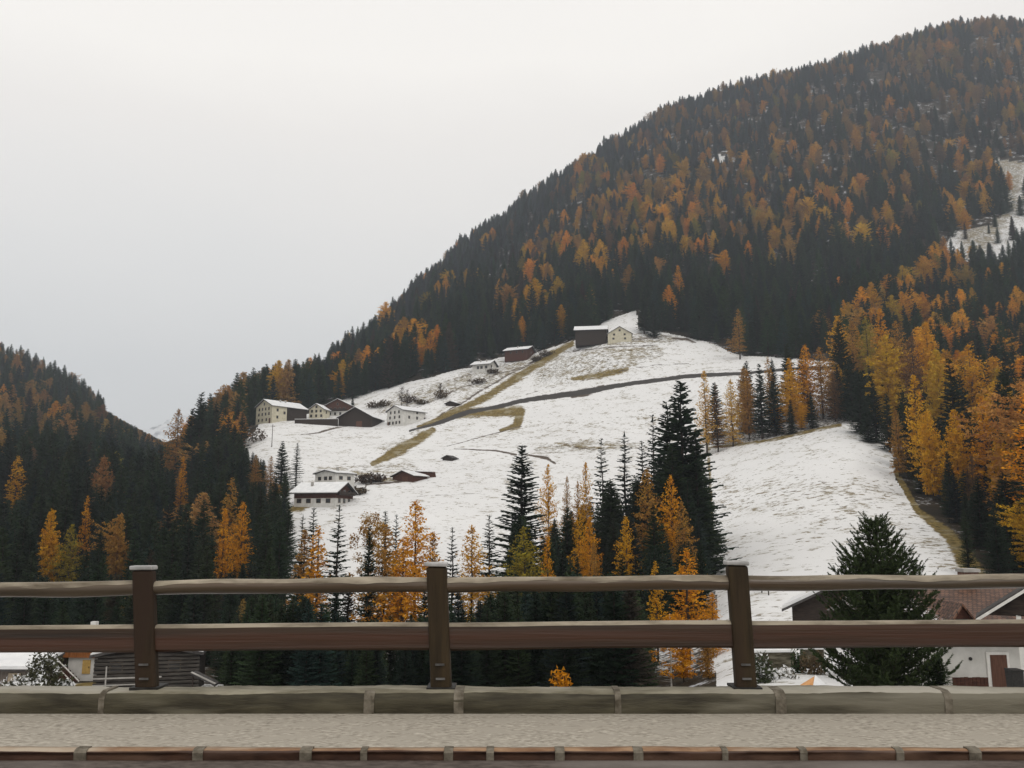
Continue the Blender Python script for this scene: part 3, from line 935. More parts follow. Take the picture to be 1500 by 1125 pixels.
# hand-placed trees: (kind, photo column, photo row of the top, distance, width factor, tint, label)
HAND = [
 ('slim', 490, 738, 108, .95, 'dark', 'slim dark spruce with open feathery branches alone against the lower snow'),
 ('slim', 437, 752, 120, .8, 'dark', 'thin dark spruce rising behind the rusty larch below the lower chalet'),
 ('slim', 453, 742, 122, .85, 'dark', 'taller of the two thin spruces behind the rusty larch below the chalet'),
 ('larch', 440, 776, 112, .95, 'rust', 'rust brown larch left of the slim lone spruce'),
 ('larch', 461, 770, 109, .95, 'orange', 'orange larch touching the slim lone spruce on its left'),
 ('birch', 536, 748, 113, .85, 'dull', 'pale gold loose-crowned birch standing before the lower snow'),
 ('spruce', 537, 769, 105, .62, 'dark', 'narrow dark spruce in front of the pale gold birch'),
 ('slim', 560, 747, 116, .9, 'dark', 'dark pointed spruce just right of the pale gold birch'),
 ('larch', 561, 768, 107, .85, 'dull', 'brownish orange larch just right of the pale gold birch'),
 ('slim', 577, 752, 122, .7, 'blue', 'thin see-through spruce between brownish and tall orange larches'),
 ('larch', 606, 733, 112, .95, 'orange', 'tall pointed orange larch behind the middle railing post'),
 ('larch', 588, 788, 104, 1.1, 'orange', 'short broad orange larch at the foot of the tall pointed larch'),
 ('larch', 632, 780, 112, .85, 'dull', 'sparse orange larch directly above the middle post cap'),
 ('slim', 661, 771, 112, .85, 'dark', 'small dark spruce just right of the middle post'),
 ('larch', 690, 770, 112, .9, 'gold', 'thin golden larch between two small dark spruces right of the middle post'),
 ('slim', 716, 753, 118, 1.0, 'dark', 'dark spruce with a gap of snow at its right foot'),
 ('spruce', 765, 651, 150, 1.15, 'dark', 'broad dark spruce standing free on the snow left of the wooded clump'),
 ('larch', 768, 772, 104, .9, 'olive', 'olive brown larch at the foot of the broad free-standing spruce'),
 ('larch', 803, 783, 104, .72, 'orange', 'bright orange narrow larch at the left foot of the wooded clump'),
 ('larch', 804, 680, 168, .62, 'gold', 'small yellow larch beside the tip of the broad free-standing spruce'),
 ('larch', 832, 698, 172, .5, 'dull', 'smallest rusty larch on the snow between two yellow ones'),
 ('larch', 860, 675, 165, .62, 'gold', 'slender yellow larch at the upper left edge of the wooded clump'),
 ('larch', 848, 705, 163, .55, 'dull', 'low brownish larch beside the slender yellow one'),
 ('slim', 884, 641, 168, .8, 'dark', 'open-branched dark spruce at the left of the clump skyline'),
 ('slim', 919, 630, 164, 1.05, 'blue', 'grey green spruce second in the clump skyline from its left'),
 ('slim', 945, 644, 160, .9, 'dark', 'shorter dark spruce between two taller ones on the clump skyline'),
 ('slim', 962, 606, 158, .8, 'dark', 'thin dark spruce touching the tallest spruce on its left'),
 ('spruce', 1006, 557, 146, 1.0, 'dark', 'tallest darkest spruce, crowning the clump beside the white field'),
 ('spruce', 984, 588, 150, .95, 'dark', 'dark spruce shouldering the tallest one on its left'),
 ('spruce', 1026, 630, 144, .95, 'green', 'green spruce shouldering the tallest one above the white field'),
 ('spruce', 1012, 700, 138, .85, 'dark', 'dark spruce below the tallest one at the edge of the white field'),
 ('spruce', 990, 650, 142, 1.0, 'green', 'green spruce hugging the front of the tallest spruce'),
 ('larch', 952, 686, 140, .95, 'dull', 'rusty rounded larch in the middle of the dark clump'),
 ('larch', 988, 697, 132, .85, 'orange', 'tall orange larch before the tallest dark spruce'),
 ('larch', 1003, 735, 126, .7, 'dull', 'brownish larch tucked right of the tall orange one in the clump'),
 ('larch', 850, 746, 128, .72, 'gold', 'yellow pointed larch at the centre left of the dark clump'),
 ('larch', 866, 757, 124, .8, 'orange', 'orange larch leaning on the yellow pointed one'),
 ('larch', 872, 792, 116, .68, 'dull', 'dull brown larch below the orange and yellow pair in the clump'),
 ('larch', 920, 756, 120, .82, 'gold', 'lone golden larch low in the middle of the dark clump'),
 ('spruce', 832, 742, 140, .9, 'green', 'green spruce behind the yellow pointed larch in the clump'),
 ('spruce', 897, 700, 145, 1.1, 'green', 'green spruce left of the rusty rounded larch in the clump'),
 ('spruce', 962, 745, 116, 1.05, 'green', 'olive green spruce before the rusty rounded larch'),
 ('spruce', 1030, 790, 112, .75, 'dark', 'dark spruce behind the bright orange larch by the white field'),
 ('larch', 964, 822, 90, .95, 'gold', 'yellow orange larch left of the brightest orange larch'),
 ('larch', 1010, 803, 84, 1.25, 'orange', 'brightest widest orange larch behind the railing, left of the third post'),
 ('larch', 1046, 868, 80, 1.0, 'orange', 'thin orange larch seen through the rails beside the third post'),
 ('round', 1002, 902, 70, .9, 'orange', 'low orange larch filling the gap under the wide plank left of the third post'),
 ('round', 1038, 925, 66, .8, 'dull', 'low rusty larch beside the foot of the third post'),
 ('birch', 984, 895, 64, 1.15, 'orange', 'orange birch with a white trunk low behind the railing'),
 # belt below the upper track
 ('larch', 1036, 543, 285, .8, 'pale', 'pale golden larch at the start of the tree belt'),
 ('slim', 1052, 560, 284, .8, 'brown', 'brown thin tree second in the belt below the track'),
 ('larch', 1074, 556, 284, .85, 'pale', 'golden larch third in the tree belt below the track'),
 ('larch', 1098, 540, 286, .7, 'dull', 'thin brownish larch before the dark spruces of the belt'),
 ('spruce', 1117, 533, 282, .85, 'dark', 'dark spruce standing in the middle of the tree belt'),
 ('spruce', 1136, 552, 280, .9, 'dark', 'shorter dark spruce in the middle of the tree belt'),
 ('larch', 1130, 523, 290, .7, 'dull', 'brown larch topping the dark spruces of the belt'),
 ('larch', 1161, 524, 282, .85, 'gold', 'tall yellow larch right of the dark spruces in the belt'),
 ('larch', 1185, 505, 292, .85, 'orange', 'orange larch, first of the tall pair ending the belt'),
 ('larch', 1206, 509, 288, .95, 'dull', 'rusty broad larch, second of the tall pair ending the belt'),
 ('larch', 1224, 545, 280, .9, 'brown', 'brown larch at the corner of the white field'),
 ('spruce', 1190, 575, 276, .9, 'dark', 'low dark spruce at the foot of the tall larch pair'),
 ('spruce', 1160, 585, 276, .8, 'dark', 'low dark spruce under the tall yellow larch of the belt'),
 ('larch', 1084, 452, 440, 1.0, 'dull', 'rusty larch standing before the forest edge above the track'),
 ('spruce', 1236, 470, 300, .85, 'dark', 'tall dark spruce above the corner of the white field'),
 ('spruce', 1250, 520, 275, .9, 'dark', 'dark spruce at the top of the white field'),
 # golden group on the right
 ('larch', 1233, 463, 335, .9, 'gold', 'small yellow larch at the tip of the golden group'),
 ('larch', 1254, 470, 322, 1.0, 'dull', 'muted orange larch second in the golden group'),
 ('larch', 1276, 465, 312, 1.0, 'olive', 'olive yellow larch in the golden group above the field'),
 ('larch', 1298, 452, 318, .9, 'orange', 'tallest orange larch at the back of the golden group'),
 ('larch', 1322, 470, 300, .8, 'dull', 'dull orange larch in the middle of the golden group'),
 ('spruce', 1262, 545, 258, .95, 'dark', 'dark spruce, first of the row under the golden group at the field top'),
 ('spruce', 1284, 560, 250, 1.0, 'dark', 'dark spruce in the row under the golden group, behind the field corner'),
 ('spruce', 1304, 575, 240, .95, 'green', 'green dark spruce ending the row under the golden group'),
 ('spruce', 1272, 585, 248, .8, 'dark', 'low dark spruce in front of the row under the golden group'),
 ('round', 1306, 490, 268, .95, 'yellow', 'wide yellow green tree heading the golden group'),
 ('larch', 1345, 490, 285, .8, 'brown', 'brownish larch between the golden group and the forest'),
 ('round', 1368, 472, 292, .8, 'gold', 'round golden larch at the far end of the golden group'),
 ('round', 1384, 512, 245, .8, 'yellow', 'olive gold tree standing apart below the golden group'),
 ('larch', 1433, 505, 250, .9, 'gold', 'slanting yellow larch in the dark wood right of the golden group'),
 ('spruce', 1404, 525, 225, .95, 'dark', 'dark spruce between olive gold and slanting yellow trees'),
 ('spruce', 1330, 575, 222, .8, 'green', 'green spruce at the edge of the field behind golden larches'),
 ('larch', 1318, 600, 214, .7, 'dull', 'rusty narrow larch leading the field edge group'),
 ('larch', 1350, 549, 205, .85, 'gold', 'tall bright yellow larch at the edge of the white field'),
 ('round', 1368, 600, 190, .7, 'gold', 'yellow larch lower down the edge of the white field'),
 ('round', 1408, 598, 184, .85, 'gold', 'widest golden larch at the field edge'),
 ('larch', 1452, 580, 182, .9, 'orange', 'orange pointed larch right of the widest golden one'),
 ('round', 1470, 640, 168, .7, 'gold', 'golden larch lowest of the field edge group'),
 ('larch', 1430, 665, 170, .8, 'brown', 'leafless brown larch below the widest golden one'),
 ('spruce', 1395, 660, 172, .7, 'dark', 'dark spruce under the widest golden larch'),
 ('spruce', 1440, 700, 140, 1.15, 'dark', 'broad dark spruce at the lower corner of the white field'),
 ('spruce', 1480, 690, 132, 1.2, 'dark', 'broad dark spruce at the picture edge above the tiled roof'),
 ('spruce', 1420, 750, 122, .8, 'green', 'small green spruce nearest the tiled roof chimney'),
 ('spruce', 1465, 745, 116, 1.0, 'dark', 'dark spruce directly behind the tiled roof'),
 # left wood
 ('larch', 18, 668, 258, 1.1, 'gold', 'golden larch topmost in the wood at the picture edge'),
 ('round', 63, 745, 160, .75, 'gold', 'broad golden larch in the left wood above the railing'),
 ('larch', 95, 768, 158, .75, 'olive', 'small olive gold larch beside the broad golden one'),
 ('round', 166, 752, 160, .75, 'dull', 'dull orange larch above the first railing post'),
 ('larch', 119, 726, 195, .6, 'orange', 'tiny orange larch lost in the dark left wood'),
 ('larch', 262, 669, 262, .65, 'orange', 'small bright orange larch under the rusty skyline larch'),
 ('larch', 331, 700, 176, .85, 'dull', 'brownish larch above the pair of bright orange ones'),
 ('larch', 322, 745, 150, .8, 'orange', 'bright orange larch, first of a pair in the left wood'),
 ('larch', 349, 735, 158, .7, 'orange', 'bright orange slender larch, second of a pair in the left wood'),
 ('larch', 253, 600, 335, .8, 'rust', 'rusty open larch breaking the skyline of the valley gap'),
 ('spruce', 287, 574, 320, .95, 'dark', 'tall layered spruce highest on the valley skyline'),
 ('spruce', 274, 598, 318, .8, 'dark', 'dark spruce left shoulder of the highest skyline spruce'),
 ('spruce', 311, 590, 330, .95, 'dark', 'dark spruce right shoulder of the highest skyline spruce'),
 ('spruce', 328, 588, 385, .8, 'green', 'dark spruce on the skyline between highest spruce and farmhouse'),
 ('spruce', 346, 586, 392, .75, 'dark', 'dark spruce close to the big cream farmhouse'),
 ('larch', 372, 666, 268, .8, 'rust', 'rusty larch at the tip of the snowy slope'),
 ('larch', 395, 668, 262, .8, 'rust', 'rusty larch between dark spruces beside the lower chalet'),
 ('spruce', 411, 646, 264, 1.1, 'dark', 'dark broad spruce behind the lower chalet'),
 ('slim', 433, 648, 270, 1.15, 'dark', 'feathery dark spruce rising above the lower chalet'),
 ('spruce', 400, 700, 215, 1.1, 'green', 'green spruce hiding the end of the lower chalet'),
 ('spruce', 944, 428, 492, 1.0, 'dark', 'dark spruce at the upper corner of the snow above the cream farmhouse'),
 ('spruce', 958, 440, 486, 1.0, 'dark', 'dark spruce right of the upper corner of the snow'),
 ('larch', 630, 484, 530, 1.2, 'orange', 'orange larch at the forest edge above the white farms'),
 ('larch', 525, 510, 620, 1.3, 'dull', 'pale rusty larch on the forest edge over the hamlet'),
 ('larch', 995, 388, 560, 1.0, 'orange', 'orange larch towering in the forest above the upper farm'),
]

# ------------------------------------------------------------------ forest points
def gauss(px, py, cx, cy, sx, sy):
    return np.exp(-((px - cx) / sx) ** 2 - ((py - cy) / sy) ** 2)
ENV = [(415, 740), (440, 770), (480, 815), (520, 850), (560, 815), (620, 810), (670, 840), (735, 870), (742, 745), (800, 765), (850, 740), (900, 700), (960, 690), (990, 640), (1034, 650), (1046, 800), (1056, 880)]
def forest_points():
    pts = []
    # dart throwing on a jittered grid in bands of distance
    bands = [(88, 180, 4.6), (180, 320, 5.4), (320, 560, 7.0), (560, 850, 9.2), (850, 1250, 10.0)]
    pts.append(np.stack([rng.uniform(-30, 14, 420), rng.uniform(60, 88, 420)], 1))
    for y0, y1, sp in bands:
        xs = np.arange(-.78 * y1, .78 * y1, sp)
        ys = np.arange(y0, y1, sp)
        X, Yg = np.meshgrid(xs, ys)
        X = X.ravel() + rng.uniform(-.46, .46, X.size) * sp
        Yg = Yg.ravel() + rng.uniform(-.46, .46, Yg.size) * sp
        k = np.abs(X / Yg) < .74
        pts.append(np.stack([X[k], Yg[k]], 1))
    P = np.concatenate(pts)
    x, y = P[:, 0], P[:, 1]
    z = gz(x, y)
    px, py = project(x, y, z)
    jx, jy = rng.normal(0, 4, len(x)), rng.normal(0, 3, len(x))
    bad = in_poly(px, py, MEADOW) & (y < 640)
    belt = in_poly(px, py, BELT) & (y < 400)
    clump = in_poly(px, py, CLUMP) & (y < 185) & (y > 100)
    front = (px > 400) & (px < 950) & (y > 80) & (y < 112)
    low = (y < 88) & (px > 325) & (px < 948) & (rng.random(len(x)) < .9)
    bad &= ~(belt | clump | front | low)
    bad |= in_poly(px - 24, py, MEADOW) & (px > 1290) & (py > 610) & (y < 300)
    bad |= (y < 88) & ~low
    for c in CLEARINGS:
        bad |= in_poly(px + jx * 2, py + jy * 2, c) & (rng.random(len(x)) > .15)
    bad |= (y < 90) & (px < 330)
    bad |= (px > 960) & (y < 118) & ~clump
    low &= ~bad
    bad |= (px > 1040) & (px < 1380) & (y < 175)
    bad |= (px > 354) & (px < 452) & (y > 325) & (y < 430)
    bad |= (px > 930) & (px < 945) & (py > 455) & (py < 485)
    bad |= belt & (rng.random(len(x)) < .55)
    # natural gaps
    gap = np.sin(x * .043 + 1.7 * np.sin(y * .021)) * np.sin(y * .037 + 1.2 * np.sin(x * .026))
    bad |= (gap > .72) & (y > 300) & (rng.random(len(x)) < .75)
    bad |= rng.random(len(x)) < .08
    k = ~bad
    x, y, z, px, py, clump, front, belt, low = (a[k] for a in (x, y, z, px, py, clump, front, belt, low))
    n = len(x)
    H = rng.uniform(17, 27, n) * np.where(y > 800, .92, 1.0) * np.where(y < 330, 1.05, 1.0)
    H = np.where(rng.random(n) < .12, H * .6, H)
    H = H * np.where(y > 420, 1 + .24 * np.sin(x * .045 + 2 * np.sin(y * .03)) * np.sin(y * .05 + x * .02) + .10 * np.sin(x * .15), 1)
    patch = .5 + .5 * np.sin(x * .041 + 1.9 * np.sin(y * .023 + 1)) * np.sin(y * .033 + 1.4 * np.sin(x * .027))
    pl = .05 + .34 * np.clip((patch - .55) * 3, 0, 1) * (px > 560)
    pl += .24 * gauss(px, py, 1000, 330, 160, 80) + .20 * gauss(px, py, 1330, 200, 190, 110) + .14 * gauss(px, py, 1180, 270, 160, 100)
    pl += .20 * gauss(px, py, 1330, 500, 110, 55) + .16 * gauss(px, py, 1400, 650, 80, 90) + .25 * gauss(px, py, 860, 330, 70, 60) + .3 * gauss(px, py, 930, 410, 60, 40)
    pl += .30 * gauss(px, py, 1420, 60, 130, 50)
    pl -= .20 * gauss(px, py, 720, 330, 120, 120) + .25 * gauss(px, py, 980, 450, 90, 40) + .30 * gauss(px, py, 1150, 440, 150, 50)
    pl = np.where(px < 420, np.where(py < 690, .15, .03), pl)
    pl = np.where(clump | front | low, 0, pl)
    pl = np.where(belt, .5, pl)
    pl = np.where((px > 1380) & (py > 720), .08, pl)
    larch = rng.random(n) < pl
    top = np.interp(px, [e[0] for e in ENV], [e[1] for e in ENV])
    # heights limited so that the snow behind the near trees stays open
    d = CP * y + SP * z
    zt = np.array([at(a, b, c).z for a, b, c in zip(px, top, y)])
    H = np.where(clump | front, np.minimum(H * 1.25, np.maximum(zt - z, 0) * rng.uniform(.8, 1, n)), H)
    top2 = np.interp(px, [330, 430, 520, 600, 700, 740, 800, 850, 930, 950], [872, 868, 905, 900, 880, 852, 838, 835, 842, 905]) + rng.uniform(0, 1, n) ** 1.5 * 60
    zt = np.array([at(a, b, c).z for a, b, c in zip(px, top2, y)])
    H = np.where(low | (front & (y < 100)), np.clip(zt - z, 0, 16), H)
    # the near wood on the left stays low, so that the larches behind show
    lim_n = np.interp(y, [88, 110, 140, 180, 230, 300], [845, 805, 750, 705, 665, 600]) + rng.uniform(0, 1, n) * np.interp(y, [88, 150, 300], [70, 50, 25])
    zl = np.array([at(a, b, c).z for a, b, c in zip(px, lim_n, y)])
    H = np.where((px < 425) & (y < 300) & ~low, np.minimum(H, np.maximum(zl - z, 5)), H)
    # trees in front of the left tip of the meadow and the farms stay below it
    lim_l = np.interp(px, [330, 352, 380, 405, 425], [590, 650, 672, 680, 700])
    zl = np.array([at(a, b, c).z for a, b, c in zip(px, lim_l, y)])
    m = (px > 325) & (px < 430) & (y < 345)
    H = np.where(m, np.minimum(H, np.maximum(zl - z, 0)), H)
    lim_v = np.interp(px, [150, 190, 225, 240, 262, 272], [600, 622, 640, 648, 640, 610])
    zl = np.array([at(a, b, c).z for a, b, c in zip(px, lim_v, y)])
    m = (px > 150) & (px < 272)
    H = np.where(m, np.minimum(H, np.maximum(zl - z, 2)), H)
    keep = H > 3.2
    return [dict(x=float(x[i]), y=float(y[i]), z=float(z[i]), px=float(px[i]), py=float(py[i]), H=float(H[i]), larch=bool(larch[i])) for i in np.nonzero(keep)[0]]

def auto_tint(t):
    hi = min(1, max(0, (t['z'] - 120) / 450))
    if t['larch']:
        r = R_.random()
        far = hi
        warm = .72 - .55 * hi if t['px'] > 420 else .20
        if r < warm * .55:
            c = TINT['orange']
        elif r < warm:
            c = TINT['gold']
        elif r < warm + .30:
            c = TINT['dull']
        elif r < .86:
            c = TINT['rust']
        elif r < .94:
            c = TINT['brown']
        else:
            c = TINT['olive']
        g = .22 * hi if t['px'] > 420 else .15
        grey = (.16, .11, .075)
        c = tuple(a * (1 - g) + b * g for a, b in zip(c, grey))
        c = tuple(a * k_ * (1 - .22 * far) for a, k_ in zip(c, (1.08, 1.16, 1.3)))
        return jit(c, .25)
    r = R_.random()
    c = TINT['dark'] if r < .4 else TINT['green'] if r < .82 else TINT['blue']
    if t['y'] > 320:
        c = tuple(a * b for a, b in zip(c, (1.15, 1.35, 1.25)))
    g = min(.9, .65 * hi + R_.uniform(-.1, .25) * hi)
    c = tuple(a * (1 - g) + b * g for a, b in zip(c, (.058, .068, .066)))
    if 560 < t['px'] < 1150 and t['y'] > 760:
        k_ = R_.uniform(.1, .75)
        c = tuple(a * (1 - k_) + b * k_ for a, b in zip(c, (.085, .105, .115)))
    if r > .965:
        c = (.07, .055, .04)
    return jit(c, .25)

def region(t):
    px, py, y = t['px'], t['py'], t['y']
    if px < 430 and y > 480:
        return 'on the far left hillside', 'left hillside'
    if px < 430:
        return 'in the shady wood on the left below the farms', 'left wood'
    if y < 200 and px < 1060:
        return 'in the dark wood just behind the railing', 'wood behind the railing'
    if y < 420 and px > 1030:
        return 'in the wood beside the white field', 'wood beside the field'
    if y > 820:
        return 'high on the mountain near the skyline', 'upper mountain forest'
    if px > 1050:
        return 'on the steep slope above the golden group', 'mountain forest above the field'
    return 'on the mountainside above the upper farm', 'mountain forest above the farms'

def scatter(name, trees, kinds, label):
    protos = [p for k in kinds for p in PROTO[k]]
    # the first members as sources: crowns and trunks of trees already standing in the scene
    me = bpy.data.meshes.new(name)
    n = len(trees)
    me.vertices.add(n)
    co = np.array([(t['x'], t['y'], t['z']) for t in trees], np.float32)
    me.vertices.foreach_set('co', co.ravel())
    hs = np.array([protos[t['var'] % len(protos)][2] for t in trees])
    sc = np.array([t['H'] for t in trees]) / hs
    wf = np.array([t['wf'] for t in trees])
    a = me.attributes.new('scl', 'FLOAT_VECTOR', 'POINT')
    a.data.foreach_set('vector', np.stack([sc * wf, sc * wf, sc], 1).astype(np.float32).ravel())
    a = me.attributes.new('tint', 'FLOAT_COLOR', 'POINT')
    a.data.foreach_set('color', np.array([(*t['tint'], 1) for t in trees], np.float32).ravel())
    a = me.attributes.new('proto', 'INT', 'POINT')
    a.data.foreach_set('value', np.array([t['var'] % len(protos) for t in trees], np.int32))
    o = bpy.data.objects.new(name, me)
    COL.objects.link(o)
    o['kind'] = 'stuff'
    o['label'] = label
    ng = bpy.data.node_groups.new(name, 'GeometryNodeTree')
    ng.interface.new_socket('Geometry', in_out='INPUT', socket_type='NodeSocketGeometry')
    ng.interface.new_socket('Geometry', in_out='OUTPUT', socket_type='NodeSocketGeometry')
    gi, go = ng.nodes.new('NodeGroupInput'), ng.nodes.new('NodeGroupOutput')
    g2i = ng.nodes.new('GeometryNodeJoinGeometry')
    srcs = []
    for cm, tm, h0 in protos:
        c = next(q for q in COL.objects if q.type == 'MESH' and q.data == cm)
        t_ = next(q for q in COL.objects if q.type == 'MESH' and q.data == tm)
        srcs.append((c, t_))
    for c, t_ in reversed(srcs):
        oi = ng.nodes.new('GeometryNodeObjectInfo')
        oi.inputs['Object'].default_value = c
        sm = ng.nodes.new('GeometryNodeSetMaterial')
        sm.inputs['Material'].default_value = fol_inst
        ng.links.new(oi.outputs['Geometry'], sm.inputs['Geometry'])
        oj = ng.nodes.new('GeometryNodeObjectInfo')
        oj.inputs['Object'].default_value = t_
        jn = ng.nodes.new('GeometryNodeJoinGeometry')
        ng.links.new(oj.outputs['Geometry'], jn.inputs[0])
        ng.links.new(sm.outputs['Geometry'], jn.inputs[0])
        gg = ng.nodes.new('GeometryNodeGeometryToInstance')
        ng.links.new(jn.outputs[0], gg.inputs[0])
        ng.links.new(gg.outputs[0], g2i.inputs[0])
    ip = ng.nodes.new('GeometryNodeInstanceOnPoints')
    ng.links.new(gi.outputs[0], ip.inputs['Points'])
    ng.links.new(g2i.outputs[0], ip.inputs['Instance'])
    ip.inputs['Pick Instance'].default_value = True
    def named(nm, typ):
        q = ng.nodes.new('GeometryNodeInputNamedAttribute')
        q.data_type = typ
        q.inputs['Name'].default_value = nm
        return next(s for s in q.outputs if s.enabled and s.name == 'Attribute')
    ng.links.new(named('proto', 'INT'), ip.inputs['Instance Index'])
    ng.links.new(named('scl', 'FLOAT_VECTOR'), ip.inputs['Scale'])
    rv = ng.nodes.new('FunctionNodeRandomValue')
    rv.data_type = 'FLOAT_VECTOR'
    rv.inputs[0].default_value = (-.03, -.03, 0)
    rv.inputs[1].default_value = (.03, .03, 6.283)
    ng.links.new(rv.outputs[0], ip.inputs['Rotation'])
    ng.links.new(ip.outputs[0], go.inputs[0])
    md = o.modifiers.new('forest', 'NODES')
    md.node_group = ng
    return o

def plant():
    trees = []
    cnt = {'spruce': 0, 'larch': 0}
    taken = []
    for kind, px, top, Y, wf, tint, label in HAND:
        b = ground_pt(px, Y=Y)
        t = at(px, top, Y)
        H = max(4., t.z - b.z)
        k = 'larch' if kind in ('larch', 'round') else 'spruce' if kind in ('spruce', 'slim') else kind
        if k in cnt:
            cnt[k] += 1
        trees.append(dict(x=b.x, y=b.y, z=b.z, px=px, py=0, H=H, hand=True, kind=kind, wf=wf, tint=jit(TINT[tint], .06), label=label))
        taken.append((b.x, b.y))
    tk = np.array(taken)
    hp = []
    for h_ in trees:
        tx, ty = project(h_['x'], h_['y'], h_['z'] + h_['H'])
        bx, by = project(h_['x'], h_['y'], h_['z'])
        frac = .3 if h_['tint'][0] < .06 else .62 if h_['px'] > 1045 or h_['px'] < 420 else .36 if h_['px'] > 740 else .5
        hp.append((tx, ty, (by - ty) * frac, 2.6 * h_['wf'] * h_['H'] / 20 * F / h_['y'], h_['y']))
    hp = np.array(hp)
    for t in forest_points():
        tx, ty = project(t['x'], t['y'], t['z'] + t['H'])
        hw = 2.4 * t['H'] / 20 * F / t['y']
        m = (hp[:, 4] > t['y'] + 1) & (np.abs(hp[:, 0] - tx) < .75 * hp[:, 3] + .8 * hw) & (hp[:, 1] + hp[:, 2] > ty)
        if m.any():
            row = float((hp[m, 1] + hp[m, 2]).max())
            t['H'] = max(0., at(tx, row, t['y']).z - t['z'])
            if t['H'] < 3.5:
                continue
        d = np.hypot(tk[:, 0] - t['x'], tk[:, 1] - t['y']).min()
        if d < 2.6:
            continue
        t['hand'] = False
        t['kind'] = 'larch' if t['larch'] else 'spruce'
        t['proto'] = ('round' if t['y'] > 260 or R_.random() < .4 else 'larch') if t['larch'] else ('full' if t['y'] > 330 and R_.random() < .7 else 'spruce')
        t['wf'] = R_.uniform(1.05, 1.5) if t['larch'] else R_.uniform(1.05, 1.5)
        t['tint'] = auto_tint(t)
        trees.append(t)
    # coarse coverage buffer, nearest first: how much of each tree shows
    W_, H_ = 500, 375
    buf = np.zeros((H_, W_), bool)
    sky_y = ground_py
    for t in sorted(trees, key=lambda q: q['y']):
        tx, ty = project(t['x'], t['y'], t['z'] + t['H'])
        bx, by = project(t['x'], t['y'], t['z'])
        r = 3.1 * t['wf'] * t['H'] / 20 * F / t['y'] / 3
        y0, y1 = ty / 3, min(by / 3, 337)
        vis = 0
        for yy in range(max(0, int(y0)), min(H_, int(y1) + 1)):
            hw = max(.5, r * (yy - y0 + .5) / max(1, by / 3 - y0))
            a, b = max(0, int(tx / 3 - hw)), min(W_, int(tx / 3 + hw) + 1)
            if b > a:
                row = buf[yy, a:b]
                vis += int((~row).sum())
                row[:] = True
        t['vis'] = vis
    solo, rest = [], {'spruce': [], 'larch': []}
    quota = {'spruce': 295 - cnt['spruce'], 'larch': 295 - cnt['larch']}
    for k in ('spruce', 'larch'):
        au = sorted((t for t in trees if not t['hand'] and t['kind'] == k), key=lambda q: -q['vis'])
        solo += au[:quota[k]]
        rest[k] = au[quota[k]:]
    for t in trees:
        t['var'] = R_.randrange(60)
        if t['hand']:
            place_tree(t['kind'], (t['x'], t['y'], t['z'] - .2), t['H'] + .2, t['wf'] * (1.3 if t['kind'] == 'birch' else 1.12 if t['kind'] == 'round' else 1.15 if (t['kind'] == 'larch' and 780 < t['px'] < 1000) else 1.5), t['tint'], t['label'], None, var=t['var'])
    for t in solo:
        w_, g_ = region(t)
        if t['kind'] == 'larch':
            lab, grp = 'autumn larch among dark spruces ' + w_, 'larches of the ' + g_
        else:
            lab, grp = 'dark spruce close among others ' + w_, 'spruces of the ' + g_
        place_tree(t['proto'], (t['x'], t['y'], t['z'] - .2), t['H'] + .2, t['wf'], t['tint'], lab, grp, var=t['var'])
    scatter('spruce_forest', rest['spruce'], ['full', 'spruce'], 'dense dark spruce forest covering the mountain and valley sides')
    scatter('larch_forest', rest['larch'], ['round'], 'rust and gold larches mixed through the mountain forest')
    print('TREES', len(trees), len(solo), len(rest['spruce']), len(rest['larch']))
plant()
# ------------------------------------------------------------------ buildings and small things on the slope
white_m = mat_noise('plaster_white', (.50, .485, .45), (.66, .645, .61), scale=.8, detail=6)
cream_m = mat_noise('plaster_cream', (.46, .42, .31), (.60, .555, .43), scale=.8, detail=6)
grey_m = mat_noise('plaster_grey', (.30, .285, .26), (.45, .43, .40), scale=.9, detail=6)
timber_m = mat_noise('timber_dark', (.018, .013, .011), (.050, .036, .028), scale=2, stretch=(1, 1, 7), bump=.3)
redtim_m = mat_noise('timber_red', (.045, .018, .012), (.10, .042, .028), scale=2, stretch=(1, 1, 7))
orange_m = mat_noise('timber_orange', (.19, .065, .018), (.34, .13, .04), scale=2, stretch=(5, 5, .6))
door_m = mat_noise('door_brown', (.075, .035, .022), (.125, .062, .042), scale=5, stretch=(5, 5, .5))
yellow_m = mat_noise('door_yellow', (.42, .27, .08), (.55, .36, .12), scale=4)
glass_m = mat_noise('window_glass', (.012, .013, .015), (.05, .055, .06), scale=1.5, rough=.15, spec=.5)
rsnow_m = mat_noise('roof_snow', (.66, .665, .67), (.78, .78, .775), scale=.7, detail=5)
slate_m = mat_noise('roof_slate', (.035, .032, .031), (.085, .078, .074), scale=3)
frame_m = mat_noise('window_frame', (.14, .10, .07), (.22, .16, .11), scale=4)
bwhite_m = mat_noise('painted_white', (.62, .60, .56), (.74, .72, .68), scale=3)

def box_part(name, a, b, mat, parent, mtx=None, bevel=0):
    return MB().box(a, b, mtx).build(name, mat, parent, bevel=bevel)

